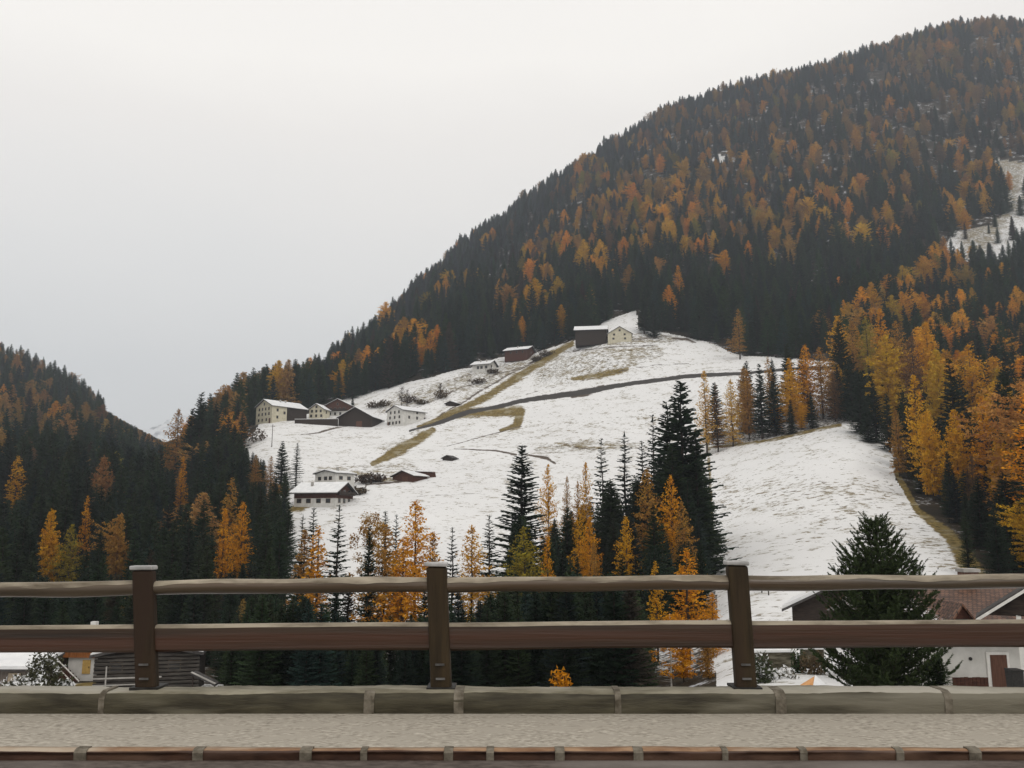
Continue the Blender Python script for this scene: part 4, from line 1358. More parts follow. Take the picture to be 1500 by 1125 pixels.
def house(name, label, cat, px, py, w, d, hw, rise, yaw, wall=white_m, roof=slate_m, snow=.22, over=.7, Y=None, gable=(), side='r', sidew=(), timber=None,
          timber_m_=redtim_m, barn=None, chim=(), door=None, balcony=None, wsz=(.95, 1.25), group=None, sink=3.5, snow_part=1.0, flip=False):
    p = ground_pt(px, py, Y)
    h = empty(name, p, math.radians(yaw), label, cat, group)
    x = w / 2
    k = rise / x
    MB().prism([(-x, -sink), (x, -sink), (x, hw), (0, hw + rise), (-x, hw)], 0, d).build('wall', wall, h)
    if timber:
        z0 = timber
        e = .035
        MB().prism([(-x - e, z0), (x + e, z0), (x + e, hw), (0, hw + rise - .02), (-x - e, hw)], -e, d + e).build('timber_cladding', timber_m_, h)
    if barn:
        y0, y1, bm_ = barn
        MB().prism([(-x - .06, .4), (x + .06, .4), (x + .06, hw), (0, hw + rise - .03), (-x - .06, hw)], d * y0, d * y1 + .06).build('barn_boarding', bm_, h)
    th = .22
    xo = x + over
    def slab(z0, t, o):
        return [(-xo + o, hw - k * (xo - x) + k * o + z0), (0, hw + rise + z0), (xo - o, hw - k * (xo - x) + k * o + z0), (xo - o, hw - k * (xo - x) + k * o + z0 + t), (0, hw + rise + z0 + t), (-xo + o, hw - k * (xo - x) + k * o + z0 + t)]
    r = MB().prism(slab(.004, th, 0), -over, d + over).build('roof', roof, h)
    if snow:
        MB().prism(slab(th + .008, snow, .05), -over + .06, d + over - .06).build('snow_cover', rsnow_m, r)
    for (cx, cy) in chim:
        zz = hw + rise - k * abs(cx)
        c = MB().box((cx - .32, cy - .32, zz - .5), (cx + .32, cy + .32, zz + 1.5)).build('chimney', grey_m, r)
    def win(a, b, n='window', m=frame_m):
        f = MB().box(a, b).build(n, m, h)
        return f
    ww, wh = wsz
    for (gx, gz_) in gable:
        f = win((gx - ww / 2 - .1, -.06, gz_ - .1), (gx + ww / 2 + .1, .02, gz_ + wh + .1))
        MB().box((gx - ww / 2, -.08, gz_), (gx + ww / 2, -.05, gz_ + wh)).build('pane', glass_m, f)
    sx_ = 1 if side == 'r' else -1
    for (gy, gz_) in sidew:
        a, b = sorted((sx_ * (x - .02), sx_ * (x + .06)))
        f = win((a, gy - ww / 2 - .1, gz_ - .1), (b, gy + ww / 2 + .1, gz_ + wh + .1))
        a, b = sorted((sx_ * (x + .05), sx_ * (x + .08)))
        MB().box((a, gy - ww / 2, gz_), (b, gy + ww / 2, gz_ + wh)).build('pane', glass_m, f)
    if door:
        gx, dw, dh = door
        MB().box((gx - dw / 2, -.07, -.3), (gx + dw / 2, .02, dh)).build('door', door_m, h)
    if balcony:
        z0, a0, a1 = balcony
        MB().box((a0, -1.1, z0), (a1, -.04, z0 + .14)).box((a0, -1.1, z0 + .14), (a1, -1.02, z0 + 1.0)).build('balcony', timber_m, h)
    return h

GR = 'mountain farm buildings'
house('farmhouse', 'big cream farmhouse with dark barn half under one snowy roof, farthest along the slope', 'house', 386, 617, 13.5, 20, 8.2, 3.3, -40, cream_m, Y=412,
      gable=[(-4.2, 1), (-1.2, 1), (2.2, 1), (-4.2, 3.8), (-1.4, 3.8), (1.4, 3.8), (4.2, 3.8), (-4, 6.3), (-1.3, 6.3), (1.3, 6.3), (4, 6.3), (0, 8.8)], sidew=[(3, 2.2), (7, 4.6), (3, 5.6)], barn=(.42, 1.0, timber_m), chim=[(1.5, 8), (1.5, 11)], door=(4.9, 1.4, 2.2))
house('small_house', 'small cream gabled house between the big farmhouse and the red chalet', 'house', 463, 614, 8, 7, 5.0, 2.6, -14, cream_m,
      gable=[(-2.8, 1.0), (0, 1.0), (2.8, 1.0), (-2.4, 3.4), (0, 3.4), (2.4, 3.4), (0, 5.6)], sidew=[(3, 3)])
house('chalet', 'dark red timber chalet on a white ground floor behind the black barn', 'house', 494, 611, 13, 12, 5.6, 3.2, -10, white_m, timber=2.6, snow=.15,
      gable=[(-4, .6), (-1.2, .6), (1.6, .6), (-3.6, 3.2), (-1.2, 3.2), (1.2, 3.2), (3.6, 3.2), (0, 5.6)], balcony=(2.7, -5.5, 5.5))
house('barn', 'wide black timber barn with snowy roof edge before the red chalet', 'barn', 520, 626, 17, 14, 4.6, 4.6, -12, timber_m, over=1.0, snow=.2, gable=[], door=(2, 3, 2.6))
b = empty('timber_wall', ground_pt(463, 624), math.radians(-4), 'long low dark timber wall left of the black barn', 'wall')
MB().box((-10.5, 0, -2.5), (10.5, .5, 2.7)).build('boarding', timber_m, b)
MB().box((-10.6, -.1, 2.704), (10.6, .6, 2.9)).build('snow_cover', rsnow_m, b)
house('white_farmhouse', 'white three storey farmhouse standing alone right of the black barn', 'house', 578, 621, 11.5, 14.5, 7.2, 2.4, -42, white_m,
      gable=[(-3.6, .8), (-1.2, .8), (1.2, .8), (3.6, .8), (-3.4, 3.4), (0, 3.4), (3.4, 3.4), (-3, 5.8), (0, 5.8), (3, 5.8)], sidew=[(4, 3.4), (9, 3.4), (14, 3.4), (9, 6)], door=(-4.6, 1.2, 2.1))
house('small_shed', 'tiny snow roofed shed beside the big farmhouse barn', 'shed', 445, 607, 4, 4, 1.6, .8, -20, timber_m)
house('flat_house', 'white house with low snowy roof and dark chimney above the lower chalet', 'house', 476, 713, 9.5, 8, 4.6, .9, -36, white_m, over=.6,
      gable=[(-2.6, 2.6), (.2, 2.6), (2.4, 2.6), (-3.2, .2)], sidew=[(5.6, 2.7), (2.2, 2.7)], chim=[(1.2, 4)], wsz=(1.3, 1.0))
house('lower_chalet', 'lower chalet with broad snowy roof, dark red gable and white base', 'house', 504, 736, 11, 13.0, 3.3, 2.6, 74, white_m, timber=1.5, side='l', over=1.2,
      gable=[(-3, .3), (0, .3), (3, .3), (-3, 2.8), (0, 2.8), (3, 2.8)], sidew=[(2.2, .2), (5.2, .2), (8.4, .2), (11.4, .2)], chim=[(-2.5, 9)], wsz=(1.3, 1.1), balcony=(2.4, -5, 5))
house('open_shed', 'low open shed with snowy roof and log heaps above the lower snow', 'shed', 590, 703, 9, 7, 1.7, 1.6, -34, redtim_m, roof=timber_m, snow=.16, door=(1, 2.4, 1.5))
p = ground_pt(622, 700)
lp = empty('timber_pile', p, math.radians(24), 'heap of brown logs lying right of the low open shed', 'logs')
mb = MB()
for i in range(4):
    for j in range(4 - i):
        mb.tube([(-4 + .3 * i, j * .62 + i * .31, .3 + .52 * i), (4 - .2 * j, j * .62 + i * .31, .3 + .52 * i)], .3, 7)
mb.build('logs', redtim_m, lp)
MB().box((-3, .2, 2.15), (3, 1.7, 2.3)).build('snow_cover', rsnow_m, lp)
house('hay_hut', 'small dark hay hut sunk in open snow below the bent track', 'hut', 655, 675, 4.2, 3.5, 1.0, .9, -30, timber_m, snow=0, over=.5)
house('stone_house', 'small white walled house with snowy roof at the forest edge, leftmost of the upper farms', 'house', 722, 544, 10, 11, 4.2, 2.4, 66, white_m, side='l', over=1.2,
      gable=[(-2, 2)], sidew=[(2, 1.4), (5, 1.4), (7.3, 1.4)], chim=[(-2, 3), (-2, 7)], wsz=(1.4, 1.6))
house('upper_chalet', 'dark red timber chalet with snowy roof second along the upper forest edge', 'house', 778, 521, 12, 15, 3.4, 2.6, 66, redtim_m, side='l', over=1.1,
      gable=[(0, 1.5)], sidew=[(3, 1.2), (7, 1.2), (11, 1.2)], chim=[(-2, 8)])
house('upper_barn', 'dark barn under a straight snowy roof beside the cream upper farmhouse', 'barn', 889, 499, 11, 18, 5.4, 3.0, 82, timber_m, side='l', over=.9)
house('upper_farmhouse', 'cream gabled farmhouse highest on the snowy slope', 'house', 908, 502, 13.5, 12, 5.0, 4.0, -6, cream_m, snow=.15, over=.6,
      gable=[(-3.6, 1.6), (3.0, 1.6), (-3.2, 4.0), (2.8, 4.0), (0, 6.4)], wsz=(1.0, 1.0), chim=[(-4.5, 4)])
house('forest_hut', 'tiny hut with a white roof alone in the mountain forest', 'hut', 742, 392, 6, 6, 4, 1.6, 60, timber_m, side='l', Y=760)
house('hay_barn', 'small grey hay barn on the bank between the hamlet and upper farms', 'hut', 660, 594, 6, 4, 1.4, 1.0, -30, timber_m, snow=.1)

# --- lower left houses
log_barn = house('log_barn', 'black log barn with snowy roof edge behind the first railing post', 'barn', 214, 1012, 7.4, 5, 2.6, .75, 12, timber_m, Y=70, over=.5, snow=.12, gable=[(-2.3, 1.3), (2.0, 1.3)], wsz=(.8, .7), sink=1)
mb = MB()
for i in range(9):
    mb.tube([(-3.9, -.06, .15 + .3 * i), (3.9, -.06, .15 + .3 * i)], .13, 7)
mb.build('log_wall', mat_noise('old_logs', (.03, .026, .022), (.085, .075, .065), scale=3, stretch=(.3, 2, 2)), log_barn)
MB().box((-3.8, -.75, .95), (1.2, -.68, 1.05)).box((-3.8, -.75, .45), (1.2, -.68, .53)).box((-2.9, -.74, -.2), (-2.8, -.69, 1.9)).build('gallery_rail', grey_m, log_barn)
a, b_ = at(283, 984, 66), at(318, 1001, 66)
sh = empty('lean_to', ground_pt(300, Y=66), 0, 'low lean-to roof sloping down right of the log barn', 'shelter')
o0 = sh.location
m_ = MB()
m_.prism([(a.x - o0.x, a.z - o0.z), (b_.x - o0.x, b_.z - o0.z), (b_.x - o0.x, b_.z - o0.z - .12), (a.x - o0.x, a.z - o0.z - .12)], -.5, .6)
m_.build('roof', slate_m, sh)
MB().prism([(a.x - o0.x, a.z - o0.z + .004), (b_.x - o0.x, b_.z - o0.z + .004), (b_.x - o0.x, b_.z - o0.z + .05), (a.x - o0.x, a.z - o0.z + .05)], -.48, -.2).build('snow_cover', grey_m, sh)
for xx, zz in ((a.x + .1, a.z), (b_.x - .1, b_.z)):
    MB().box((xx - o0.x - .05, -.3, -.6), (xx - o0.x + .05, -.2, zz - o0.z - .1)).build('post', timber_m, sh)

p = at(122, 1003, 80)
oh = empty('orange_house', p, math.radians(-6), 'white house with orange timber gable and yellow door between shrub and log barn', 'house')
MB().box((-1.6, 0, -2), (1.45, 5, 2.35)).build('wall', white_m, oh)
MB().prism([(-2.0, 2.36), (1.6, 2.36), (1.6, 3.1), (-.4, 4.1), (-2.0, 3.3)], -.25, 5).build('timber_gable', orange_m, oh)
r = MB().prism([(-2.6, 3.0), (-.4, 4.12), (1.9, 2.95), (1.9, 3.15), (-.4, 4.34), (-2.6, 3.2)], -.8, 5.4).build('roof', slate_m, oh)
MB().prism([(-2.55, 3.23), (-.4, 4.36), (1.85, 3.18), (1.85, 3.38), (-.4, 4.56), (-2.55, 3.43)], -.75, 5.3).build('snow_cover', rsnow_m, r)
MB().box((-.75, 1.6, 3.6), (-.25, 2.1, 5.3)).build('chimney', white_m, r)
d_ = MB().box((-.2, -.06, .95), (.55, .02, 2.15)).build('door', yellow_m, oh)
MB().box((.42, -.1, 1.45), (.48, -.05, 1.6)).build('handle', dark_m, d_)
MB().box((.95, -.05, .95), (1.25, .02, 2.0)).build('window', glass_m, oh)
st = MB()
for i in range(7):
    st.box((-1.7 + .3 * i, -1.2, -.4), (-1.4 + .3 * i, -.3, 1.55 - .25 * i))
st.build('steps', redtim_m, oh)
MB().tube([(-1.9, -1.25, 2.35), (.3, -1.25, .55)], .06, 6).tube([(-1.9, -1.25, 1.75), (.3, -1.25, -.05)], .05, 6).tube([(.3, -1.25, .6), (.3, -1.25, -.6)], .06, 6).tube([(-1.9, -1.25, 2.4), (-1.9, -1.25, 0)], .06, 6).build('handrail', bwhite_m, oh)

p = at(8, 1004, 62)
sd = empty('garden_shed', p, 0, 'low grey shed with thick snowy roof at the picture edge below the plank', 'shed')
MB().box((-3.2, 0, -1.5), (1.85, 3, 1.05)).build('wall', mat_noise('shed_boards', (.11, .09, .075), (.20, .17, .145), scale=4, stretch=(4, 4, .5)), sd)
r = MB().prism_x([(-.5, 1.02), (3.4, 1.62), (3.4, 1.74), (-.5, 1.14)], -3.6, 2.25).build('roof', slate_m, sd)
MB().prism_x([(-.48, 1.15), (3.4, 1.745), (3.4, 1.96), (-.48, 1.36)], -3.58, 2.22).build('snow_cover', rsnow_m, r)
MB().box((.15, -.05, -.4), (1.0, .02, .82)).build('door', mat_noise('door_beige', (.36, .29, .21), (.48, .40, .30), scale=5), sd)
p = at(5, 985, 76)
bb = empty('timber_barn', p, 0, 'brown boarded barn wall rising behind the snowy roofed shed', 'barn')
MB().box((-5, 0, -2), (2.4, 6, 1.5)).build('wall', mat_noise('brown_boards', (.085, .055, .035), (.16, .11, .075), scale=3, stretch=(4, 4, .5)), bb)
r = MB().prism_x([(-.4, 1.5), (3.2, 2.5), (6.4, 1.5), (6.4, 1.62), (3.2, 2.62), (-.4, 1.62)], -5.4, 2.7).build('roof', slate_m, bb)

# --- lower right houses
Yw = 46.0
g = at(1440, 1018, Yw)
wh = empty('white_house', g, 0, 'white plastered house with brown tiled roof behind the conifer', 'house')
lx = lambda px, Y=Yw: at(px, 950, Y).x - g.x
lzz = lambda py, Y=Yw: at(1440, py, Y).z - g.z
MB().box((lx(1372), 0, -2), (lx(1640), 9, lzz(926))).build('wall', white_m, wh)
# tiled roof
m, t, p_ = new_mat('roof_tiles')
tc = N(t, 'ShaderNodeTexCoord')
br = N(t, 'ShaderNodeTexBrick')
br.inputs['Scale'].default_value = 1.0
br.inputs['Brick Width'].default_value = .26
br.inputs['Row Height'].default_value = .24
br.inputs['Mortar Size'].default_value = .03
br.inputs['Color1'].default_value = (.085, .042, .026, 1)
br.inputs['Color2'].default_value = (.145, .075, .048, 1)
br.inputs['Mortar'].default_value = (.035, .02, .014, 1)
mp = N(t, 'ShaderNodeMapping')
L(t, tc.outputs['Object'], mp.inputs[0])
L(t, mp.outputs[0], br.inputs['Vector'])
nz = N(t, 'ShaderNodeTexNoise')
nz.inputs['Scale'].default_value = 2.5
nz.inputs['Detail'].default_value = 5
L(t, tc.outputs['Object'], nz.inputs['Vector'])
sxn = N(t, 'ShaderNodeSeparateXYZ')
L(t, tc.outputs['Object'], sxn.inputs[0])
br2 = N(t, 'ShaderNodeTexBrick')
br2.offset = 0
br2.inputs['Scale'].default_value = 1.0
br2.inputs['Brick Width'].default_value = .26
br2.inputs['Row Height'].default_value = .24
br2.inputs['Mortar Size'].default_value = .045
br2.inputs['Mortar Smooth'].default_value = .2
br2.inputs['Color1'].default_value = (1, 1, 1, 1)
br2.inputs['Color2'].default_value = (1, 1, 1, 1)
br2.inputs['Mortar'].default_value = (0, 0, 0, 1)
L(t, mp.outputs[0], br2.inputs['Vector'])
lefts = N(t, 'ShaderNodeMapRange')
L(t, M(t, 'ADD', sxn.outputs[0], M(t, 'MULTIPLY', nz.outputs[0], 1.6)), lefts.inputs[0])
lefts.inputs[1].default_value, lefts.inputs[2].default_value = lx(1392) + .95, lx(1392) + .55
sn = M(t, 'MULTIPLY', M(t, 'MULTIPLY', br2.outputs[0], lefts.outputs[0], clamp=True), .85)
mixn = N(t, 'ShaderNodeMixRGB')
L(t, sn, mixn.inputs[0])
mv = N(t, 'ShaderNodeMixRGB', blend_type='MULTIPLY')
mv.inputs[0].default_value = 1
L(t, br.outputs[0], mv.inputs[1])
L(t, ramp(t, nz.outputs[0], [(.3, (.6, .6, .6)), (.7, (1.5, 1.45, 1.4))]), mv.inputs[2])
L(t, mv.outputs[0], mixn.inputs[1])
mixn.inputs[2].default_value = (.66, .66, .66, 1)
L(t, mixn.outputs[0], p_.inputs['Base Color'])
bmp = N(t, 'ShaderNodeBump')
bmp.inputs['Strength'].default_value = .5
bmp.inputs['Distance'].default_value = .03
L(t, br.outputs['Fac'], bmp.inputs['Height'])
bmp.invert = True
L(t, bmp.outputs[0], p_.inputs['Normal'])
tile_m = m
e0, r0 = lzz(927), lzz(855, 52.0)
rf = MB().prism_x([(-.75, e0 - .05), (6.0, r0), (12.5, e0 - .05), (12.5, e0 + .1), (6.0, r0 + .15), (-.75, e0 + .1)], lx(1338), lx(1660)).build('roof', tile_m, wh)
cx = lx(1430, 51.5)
ch = MB().box((cx - .42, 5.3, r0 - .8), (cx + .42, 6.1, lzz(838, 51.5))).build('chimney', mat_noise('chimney_brick', (.12, .065, .05), (.22, .13, .10), scale=6), rf)
MB().box((cx - .5, 5.22, lzz(838, 51.5) + .003), (cx + .5, 6.18, lzz(833, 51.5))).build('cap', grey_m, ch)
dx = lx(1411, 46.2)
dm = MB().prism([(dx - .8, e0 - .1), (dx + .8, e0 - .1), (dx + .8, e0 + .25), (dx, e0 + 1.35), (dx - .8, e0 + .25)], .1, 4.6).build('dormer', redtim_m, wh)
MB().prism([(dx - 1.0, e0 + .0), (dx, e0 + 1.36), (dx + 1.0, e0 + .0), (dx + 1.0, e0 + .12), (dx, e0 + 1.5), (dx - 1.0, e0 + .12)], -.15, 5).build('dormer_roof', tile_m, dm)
MB().box((dx - .3, .06, e0 + .15), (dx + .3, .12, e0 + .7)).build('window', glass_m, dm)
df = MB().box((lx(1443), -.07, -.5), (lx(1476), .02, lzz(955))).build('door_frame', bwhite_m, wh)
dd = MB().box((lx(1448), -.1, -.5), (lx(1472), -.06, lzz(959))).build('door', door_m, wh)
MB().box((lx(1469), -.15, lzz(990)), (lx(1471), -.1, lzz(986))).build('handle', metal_m, dd)
MB().tube([(lx(1420), -.05, lzz(965)), (lx(1420), .02, lzz(965))], .09, 10).build('vent', dark_m, wh)
MB().box((lx(1380), -.16, lzz(929) - .02), (lx(1655), -.68, lzz(926))).build('gutter', dark_m, wh)
bf = empty('board_fence', at(1425, 1016, 44.6), 0, 'low reddish board fence at the foot of the white house wall', 'fence')
q = bf.location
for i in range(9):
    x0 = -.95 + i * .2
    MB().box((x0, 0, -.4), (x0 + .185, .04, at(1425, 992, 44.6).z - q.z + R_.uniform(-.02, .02))).build('board', redtim_m, bf)
MB().box((-.97, .042, .2), (.87, .1, .3)).build('rail', redtim_m, bf)

Yp = 41.0
pc = empty('timber_porch', at(1500, 1022, Yp), math.radians(-29), 'dark gabled porch with pale bargeboard beside the white house', 'porch')
q = pc.location
X = lambda px, py: (at(px, py, Yp).x - q.x, at(px, py, Yp).z - q.z)
ea, apx, eb = X(1437, 912), X(1540, 834), X(1643, 912)
up = lambda v, h: (v[0], v[1] + h)
rr_ = MB().prism([ea, apx, eb, up(eb, .2), up(apx, .2), up(ea, .2)], -.5, 1.6).build('roof', slate_m, pc)
MB().prism([up(ea, -.02), up(apx, -.02), up(apx, .13), up(ea, .13)], -.56, -.505).build('bargeboard', bwhite_m, pc)
MB().prism([up(eb, -.02), up(apx, -.02), up(apx, .13), up(eb, .13)], -.56, -.505).build('bargeboard', bwhite_m, pc)
g0, g1 = (ea[0] + .5, ea[1] + .3), (eb[0] - .5, eb[1] + .3)
MB().prism([g0, g1, up(apx, -.05)], -.1, .1).build('gable_boarding', timber_m, pc)
for px_ in (1496, 1585):
    xx = X(px_, 950)[0]
    MB().box((xx - .1, -.1, -1), (xx + .1, .1, ea[1] + .35)).build('post', bwhite_m, pc)
bn = empty('black_bin', at(1494, 1020, 39.5), 0, 'black waste bin standing before the porch post', 'bin')
MB().prism([(-.22, -.1), (.22, -.1), (.27, 1.05), (-.27, 1.05)], 0, .55).build('body', dark_m, bn)
MB().box((-.29, -.03, 1.054), (.29, .58, 1.12)).build('lid', dark_m, bn, bevel=.02)

sh2 = house('snowy_house', 'low house with snowy roof and two chimneys behind the conifer', 'house', 1270, 1000, 12.0, 7, 3.2, 3.0, -23, timber_m, Y=76, over=.8, snow=.3, gable=[(-4.4, .3)], sink=3)
sr = next(c for c in sh2.children if c.name.startswith('roof'))
for cx, cy, hh, rr2 in ((-4.6, 1.6, 1.3, .26), (-3.2, 4.0, 1.0, .18)):
    zz = 3.2 + 3.0 * (1 - abs(cx) / 6.0)
    c = MB().box((cx - rr2, cy - rr2, zz - .2), (cx + rr2, cy + rr2, zz + hh)).build('chimney', bwhite_m, sr)
    MB().box((cx - rr2 - .06, cy - rr2 - .06, zz + hh + .003), (cx + rr2 + .06, cy + rr2 + .06, zz + hh + .16)).build('cap', dark_m, c)

# --- garden at the lower right
gw = empty('garden_wall', at(1136, 985, 62), math.radians(4), 'snow capped garden wall right of the third railing post', 'wall')
MB().box((-1.6, 0, -1.2), (1.5, .4, 1.35)).build('wall_body', stone_m, gw)
MB().box((-1.65, -.06, 1.354), (1.55, .46, 1.5)).build('snow_cover', rsnow_m, gw)
gw = empty('garden_wall', at(1190, 985, 64), math.radians(-3), 'short snow capped wall piece between the parasol and the snowy house', 'wall')
MB().box((-.7, 0, -1.2), (.9, .4, 1.6)).build('wall_body', stone_m, gw)
MB().box((-.75, -.06, 1.604), (.95, .46, 1.78)).build('snow_cover', rsnow_m, gw)
pr_ = empty('parasol', at(1192, 1030, 48), 0, 'orange parasol half covered with snow beside the conifer', 'parasol')
q = pr_.location
zt, ze = at(1197, 990, 48).z - q.z, at(1192, 1012, 48).z - q.z
vs = [(.15, 0, zt)] + [(1.05 * math.cos(2 * math.pi * (i + .5) / 8), 1.05 * math.sin(2 * math.pi * (i + .5) / 8), ze) for i in range(8)]
MB().add(vs, [(0, i + 1, (i + 1) % 8 + 1) for i in range(8)] + [tuple(range(8, 0, -1))]).build('canopy', mat_noise('canvas_orange', (.50, .24, .09), (.64, .34, .15), scale=3), pr_)
up3 = lambda v, s=1.0, h=.02: (v[0] * s, v[1] * s, v[2] + h)
MB().add([up3(vs[0]), up3(vs[6]), up3(vs[7]), up3(vs[8]), up3(vs[0], 1, .06), up3(vs[6], 1, .06), up3(vs[7], 1, .06), up3(vs[8], 1, .06)],
         [(4, 5, 6), (4, 6, 7), (0, 2, 1), (0, 3, 2), (0, 1, 5, 4), (1, 2, 6, 5), (2, 3, 7, 6), (3, 0, 4, 7)]).build('snow_cover', rsnow_m, pr_)
MB().tube([(.15, 0, -.5), (.15, 0, zt - .02)], .03, 8).build('pole', bwhite_m, pr_)

def bush(name, label, base, w_, h_, tint, snow=0, n=700, sz=.22, seed=0, group=None, cat='shrub'):
    rr = random.Random(seed)
    tb, ts = TB(), TB()
    for _ in range(n):
        d = uv(rr) * rr.random() ** .35
        lump = 1 + .3 * math.sin(3.1 * d.x * 2 + seed) * math.cos(2.3 * d.y * 2 + seed)
        q = Vector((d.x * w_ * lump, d.y * w_, (d.z * .5 + .5) * h_ * lump))
        s_ = sz * rr.uniform(.6, 1.4)
        d1 = uv(rr)
        (ts if rr.random() < snow and d.z > -.2 else tb).tri(q - d1 * s_ * .5, q + d1 * s_ * .5, q + uv(rr) * s_)
    e = empty(name, base, 0, label, cat, group)
    o = bpy.data.objects.new('foliage', tb.mesh(name, fol_obj))
    COL.objects.link(o)
    o.parent = e
    o.color = (*tint, 1)
    if ts.t:
        o2 = bpy.data.objects.new('snow_clumps', ts.mesh(name + '_snow', rsnow_m))
        COL.objects.link(o2)
        o2.parent = e
    mb = MB()
    for k in range(9):
        a = rr.uniform(0, 6.28)
        mb.tube([(0, 0, -.3), (math.cos(a) * w_ * .4, math.sin(a) * w_ * .4, h_ * .45), (math.cos(a) * w_ * .75, math.sin(a) * w_ * .75, h_ * .85)], [.04, .025, .008], 4)
    o3 = mb.build('stems', bark_m, e)
    return e
bush('snowy_shrub', 'dark shrub dusted with snow between the grey shed and orange house', at(64, 1012, 58), 1.1, 2.5, (.06, .06, .03), .22, 1200, .2, 3)
bush('snowy_shrub', 'low snow dusted shrub at the foot of the garden shed', at(30, 1014, 56), 1.3, .9, (.06, .06, .035), .5, 700, .2, 4)
bush('snowy_shrub', 'snow laden shrub hiding the stairs of the orange house', at(92, 1014, 60), .7, .8, (.06, .06, .03), .4, 700, .18, 5)
bush('snowy_shrub', 'snow covered shrub beside the third railing post', at(1116, 1016, 52), .8, 2.2, (.05, .06, .03), .25, 900, .18, 6)
bush('snowy_shrub', 'thickly snow covered round shrub left of the parasol', at(1142, 1016, 54), 1.3, 1.35, (.09, .08, .05), .62, 1000, .2, 7)
bush('garden_shrub', 'green clipped shrub under the short garden wall piece', at(1172, 992, 58), .55, 1.6, (.035, .055, .02), 0, 600, .16, 8)
bush('garden_shrub', 'brown leafless shrub above the parasol', at(1194, 992, 57), .9, 1.4, (.14, .10, .06), 0, 700, .16, 9)
bush('golden_shrub', 'small orange leaved shrub poking over the wall right of the middle post', at(822, 1016, 30), .32, .75, TINT['orange'], 0, 260, .12, 10)
for i, (bx, by, bw, bh, lab) in enumerate([
    (548, 598, 4.5, 3.0, 'brown leafless shrub bank above the black barn'),
    (562, 596, 4, 3.2, 'brown shrub between the black barn and white farmhouse'),
    (600, 590, 5, 3.4, 'reddish brown shrubs behind the white farmhouse'),
    (618, 592, 3.5, 2.2, 'small dark shrub right behind the white farmhouse'),
    (646, 584, 4, 4.2, 'grey brown shrub high on the bank above the white farmhouse'),
    (536, 706, 3.4, 3.0, 'olive brown shrub touching the white flat-roofed house'),
    (552, 704, 3.0, 2.4, 'brown shrub between flat-roofed house and open shed'),
    (524, 722, 3.0, 1.8, 'low dark shrub below the white flat-roofed house'),
    (492, 731, 3.0, 2.0, 'dark hedge shrub against the lower chalet wall'),
    (470, 736, 2.6, 1.5, 'small dark hedge shrub under the lower chalet windows'),
    (800, 522, 4.5, 3.0, 'dark reddish shrub above the bright olive grass strip'),
    (786, 528, 3.5, 2.6, 'brown shrub right of the upper red chalet'),
    (700, 562, 5, 2.8, 'grey shrub bank below the white walled forest edge house'),
    (722, 548, 4, 2.6, 'olive shrub on the bank between the two upper chalets'),
    (372, 650, 5.5, 6.0, 'bare brown thicket under the big cream farmhouse')]):
    bush('hillside_shrub', lab, ground_pt(bx, by), bw, bh, jit((.085, .055, .038), .25), .06, 420, .75, 20 + i)

def bare_tree(px, py, H, label, seed):
    rr = random.Random(seed)
    e = empty('bare_tree', ground_pt(px, py), 0, label, 'tree')
    MB().tube([(0, 0, -.5), (.1, 0, H * .5), (0, .1, H * .95)], [.2, .12, .03], 6).build('trunk', bark_m, e)
    mb = MB()
    for _ in range(70):
        f = rr.uniform(.25, .95)
        a, l = rr.uniform(0, 6.28), H * .32 * (1.15 - f) * rr.uniform(.6, 1.2) + .4
        mb.tube([(0, 0, f * H), (math.cos(a) * l * .6, math.sin(a) * l * .6, f * H + l * .5), (math.cos(a) * l, math.sin(a) * l, f * H + l * 1.1)], [.07, .045, .015], 3)
    mb.build('branches', bark_m, e)
bare_tree(588, 596, 11, 'leafless tree behind the white farmhouse, taller of two', 1)
bare_tree(596, 597, 9, 'leafless tree behind the white farmhouse, shorter of two', 2)
bare_tree(645, 583, 8, 'leafless tree standing on the bank above the white farmhouse', 3)
place_tree('spruce', ground_pt(516, 608), 9, 1.3, TINT['dark'], 'small dark spruce beside the red chalet roof', None, var=1)
pl = empty('power_pole', ground_pt(398, 656), 0, 'thin wooden power pole on the snow below the big farmhouse', 'pole')
MB().tube([(0, 0, -.5), (0, 0, 9)], [.16, .1], 8).build('pole', bark_m, pl)
MB().box((-.9, -.08, 8.3), (.9, .08, 8.45)).build('crossarm', bark_m, pl)

# rail fence across the field, right of the clump
ff = empty('field_fence', ground_pt(1082, Y=122), 0, 'old weathered rail fence slanting across the white field', 'fence')
q = ff.location
fp = [ground_pt(a, Y=b) for a, b in ((1046, 137), (1060, 132), (1074, 127), (1088, 123), (1102, 119), (1116, 115), (1126, 112))]
for a in fp:
    MB().tube([a - q + Vector((0, 0, -.4)), a - q + Vector((R_.uniform(-.12, .12), 0, 1.15))], [.09, .07], 6).build('post', bark_m, ff)
for hgt, rr2 in ((.95, .06), (.5, .055)):
    MB().tube([a - q + Vector((0, -.05, hgt + R_.uniform(-.1, .1))) for a in fp], rr2, 5).build('rail', bark_m, ff)

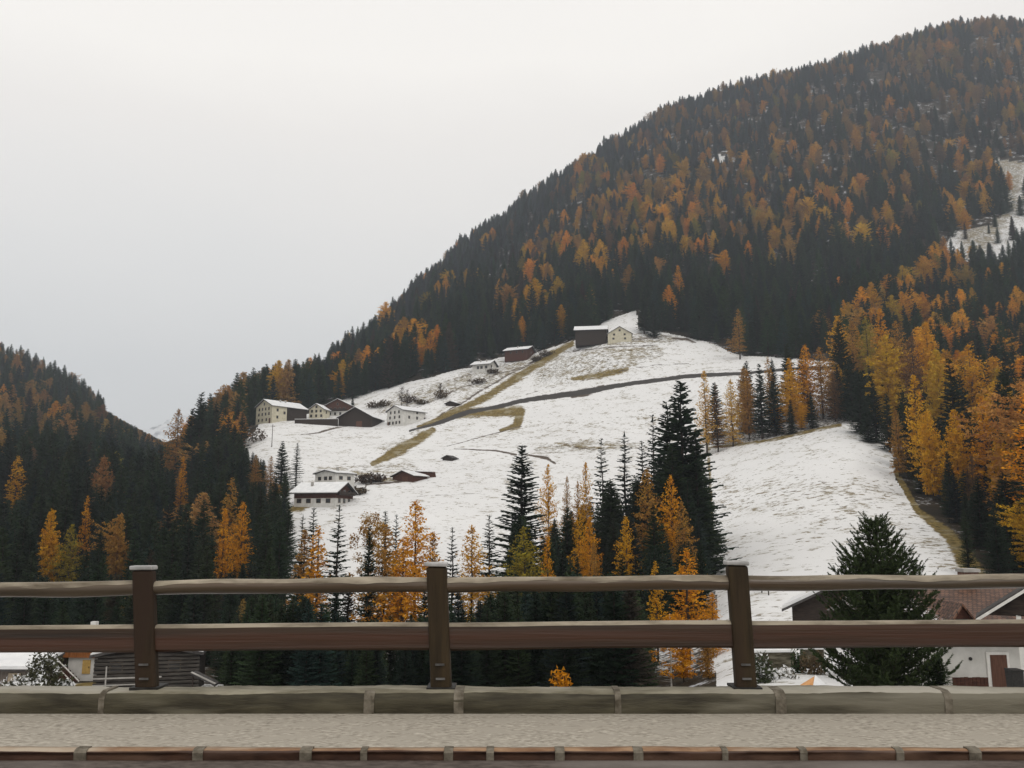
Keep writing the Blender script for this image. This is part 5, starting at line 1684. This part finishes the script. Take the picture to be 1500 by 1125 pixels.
# the near pine: dense crown of upright shoots
def pine(base, H, label):
    rr = random.Random(4)
    tb = TB()
    mb = MB()
    mb.tube([(0, 0, -.6), (.05, 0, H * .5), (0, 0, H * .93)], [.17, .1, .03], 8)
    def shoot(p, d, l):
        d = d.normalized()
        a = d.cross(Vector((.3, .8, .2))).normalized()
        b = d.cross(a)
        n = int(34 + 60 * l)
        for k in range(n):
            s = rr.uniform(0, 1)
            an = rr.uniform(0, 6.28)
            o = a * math.cos(an) + b * math.sin(an)
            q = p + d * (l * s)
            tip = q + (o * .75 + d * .65) * (.115 * (1 - .4 * s))
            sd = d.cross(o) * .017
            tb.tri(q - sd, q + sd, tip)
    h = .04 * H
    while h < H * .98:
        f = h / H
        prof = np.interp(f, [0, .1, .3, .5, .7, .85, 1], [2.3, 2.5, 2.35, 1.85, 1.25, .72, .12])
        n = int(12 if f < .75 else 7)
        a0 = rr.uniform(0, 6.28)
        for b in range(n):
            a = a0 + 6.283 * b / n + rr.uniform(-.3, .3)
            l = prof * rr.uniform(.72, 1.12)
            rad = Vector((math.cos(a), math.sin(a), 0))
            p0 = Vector((0, 0, h))
            pt = lambda s: p0 + rad * (l * s) + Vector((0, 0, l * (.10 * s + .36 * s * s * (1 + f))))
            mb.tube([pt(0), pt(.5), pt(1)], [.035, .02, .008], 4)
            m = max(2, int(l / .17))
            for k in range(1, m + 1):
                s = .12 + .88 * k / m
                p = pt(s)
                sdv = Vector((-math.sin(a), math.cos(a), 0))
                for sg in (-1, 1):
                    if rr.random() < .85:
                        shoot(p, rad * .6 + sdv * sg * rr.uniform(.6, 1.3) + Vector((0, 0, rr.uniform(.2, .9))), rr.uniform(.22, .42))
                if rr.random() < .5:
                    shoot(p, Vector((rr.uniform(-.3, .3), rr.uniform(-.3, .3), 1)) + rad * .3, rr.uniform(.2, .4))
            shoot(pt(1), rad * .8 + Vector((0, 0, 1.0)), rr.uniform(.35, .6))
        h += H * .034 * rr.uniform(.8, 1.2)
    for k in range(5):
        shoot(Vector((0, 0, H * .93)), Vector((rr.uniform(-.35, .35), rr.uniform(-.35, .35), 1)), H * .07)
    e = empty('pine_tree', base, .4, label, 'tree')
    o = bpy.data.objects.new('crown', tb.mesh('pine_crown', fol_obj))
    COL.objects.link(o)
    o.parent = e
    o.color = (.050, .068, .026, 1)
    mb.build('trunk', bark_m, e)
b = at(1300, 1040, 37)
pine(b, at(1292, 764, 37).z - b.z, 'dense dark green pine with upright shoots rising behind the railing before the houses')
b = at(1378, 1030, 35)
pine2 = place_tree('spruce', b, at(1378, 955, 35).z - b.z, 2.0, TINT['green'], 'small green conifer between the pine and the white house wall', None, var=3)

# ------------------------------------------------------------------ haze
hz = MB().box((-2600, -60, -60), (2600, 4200, 800))
hm = bpy.data.materials.new('haze')
hm.use_nodes = True
t = hm.node_tree
t.nodes.clear()
pv = N(t, 'ShaderNodeVolumePrincipled')
pv.inputs['Color'].default_value = (.80, .86, .95, 1)
pv.inputs['Density'].default_value = .00018
ou = N(t, 'ShaderNodeOutputMaterial')
L(t, pv.outputs[0], ou.inputs['Volume'])
ho = hz.build('haze', hm)
ho['kind'] = 'stuff'
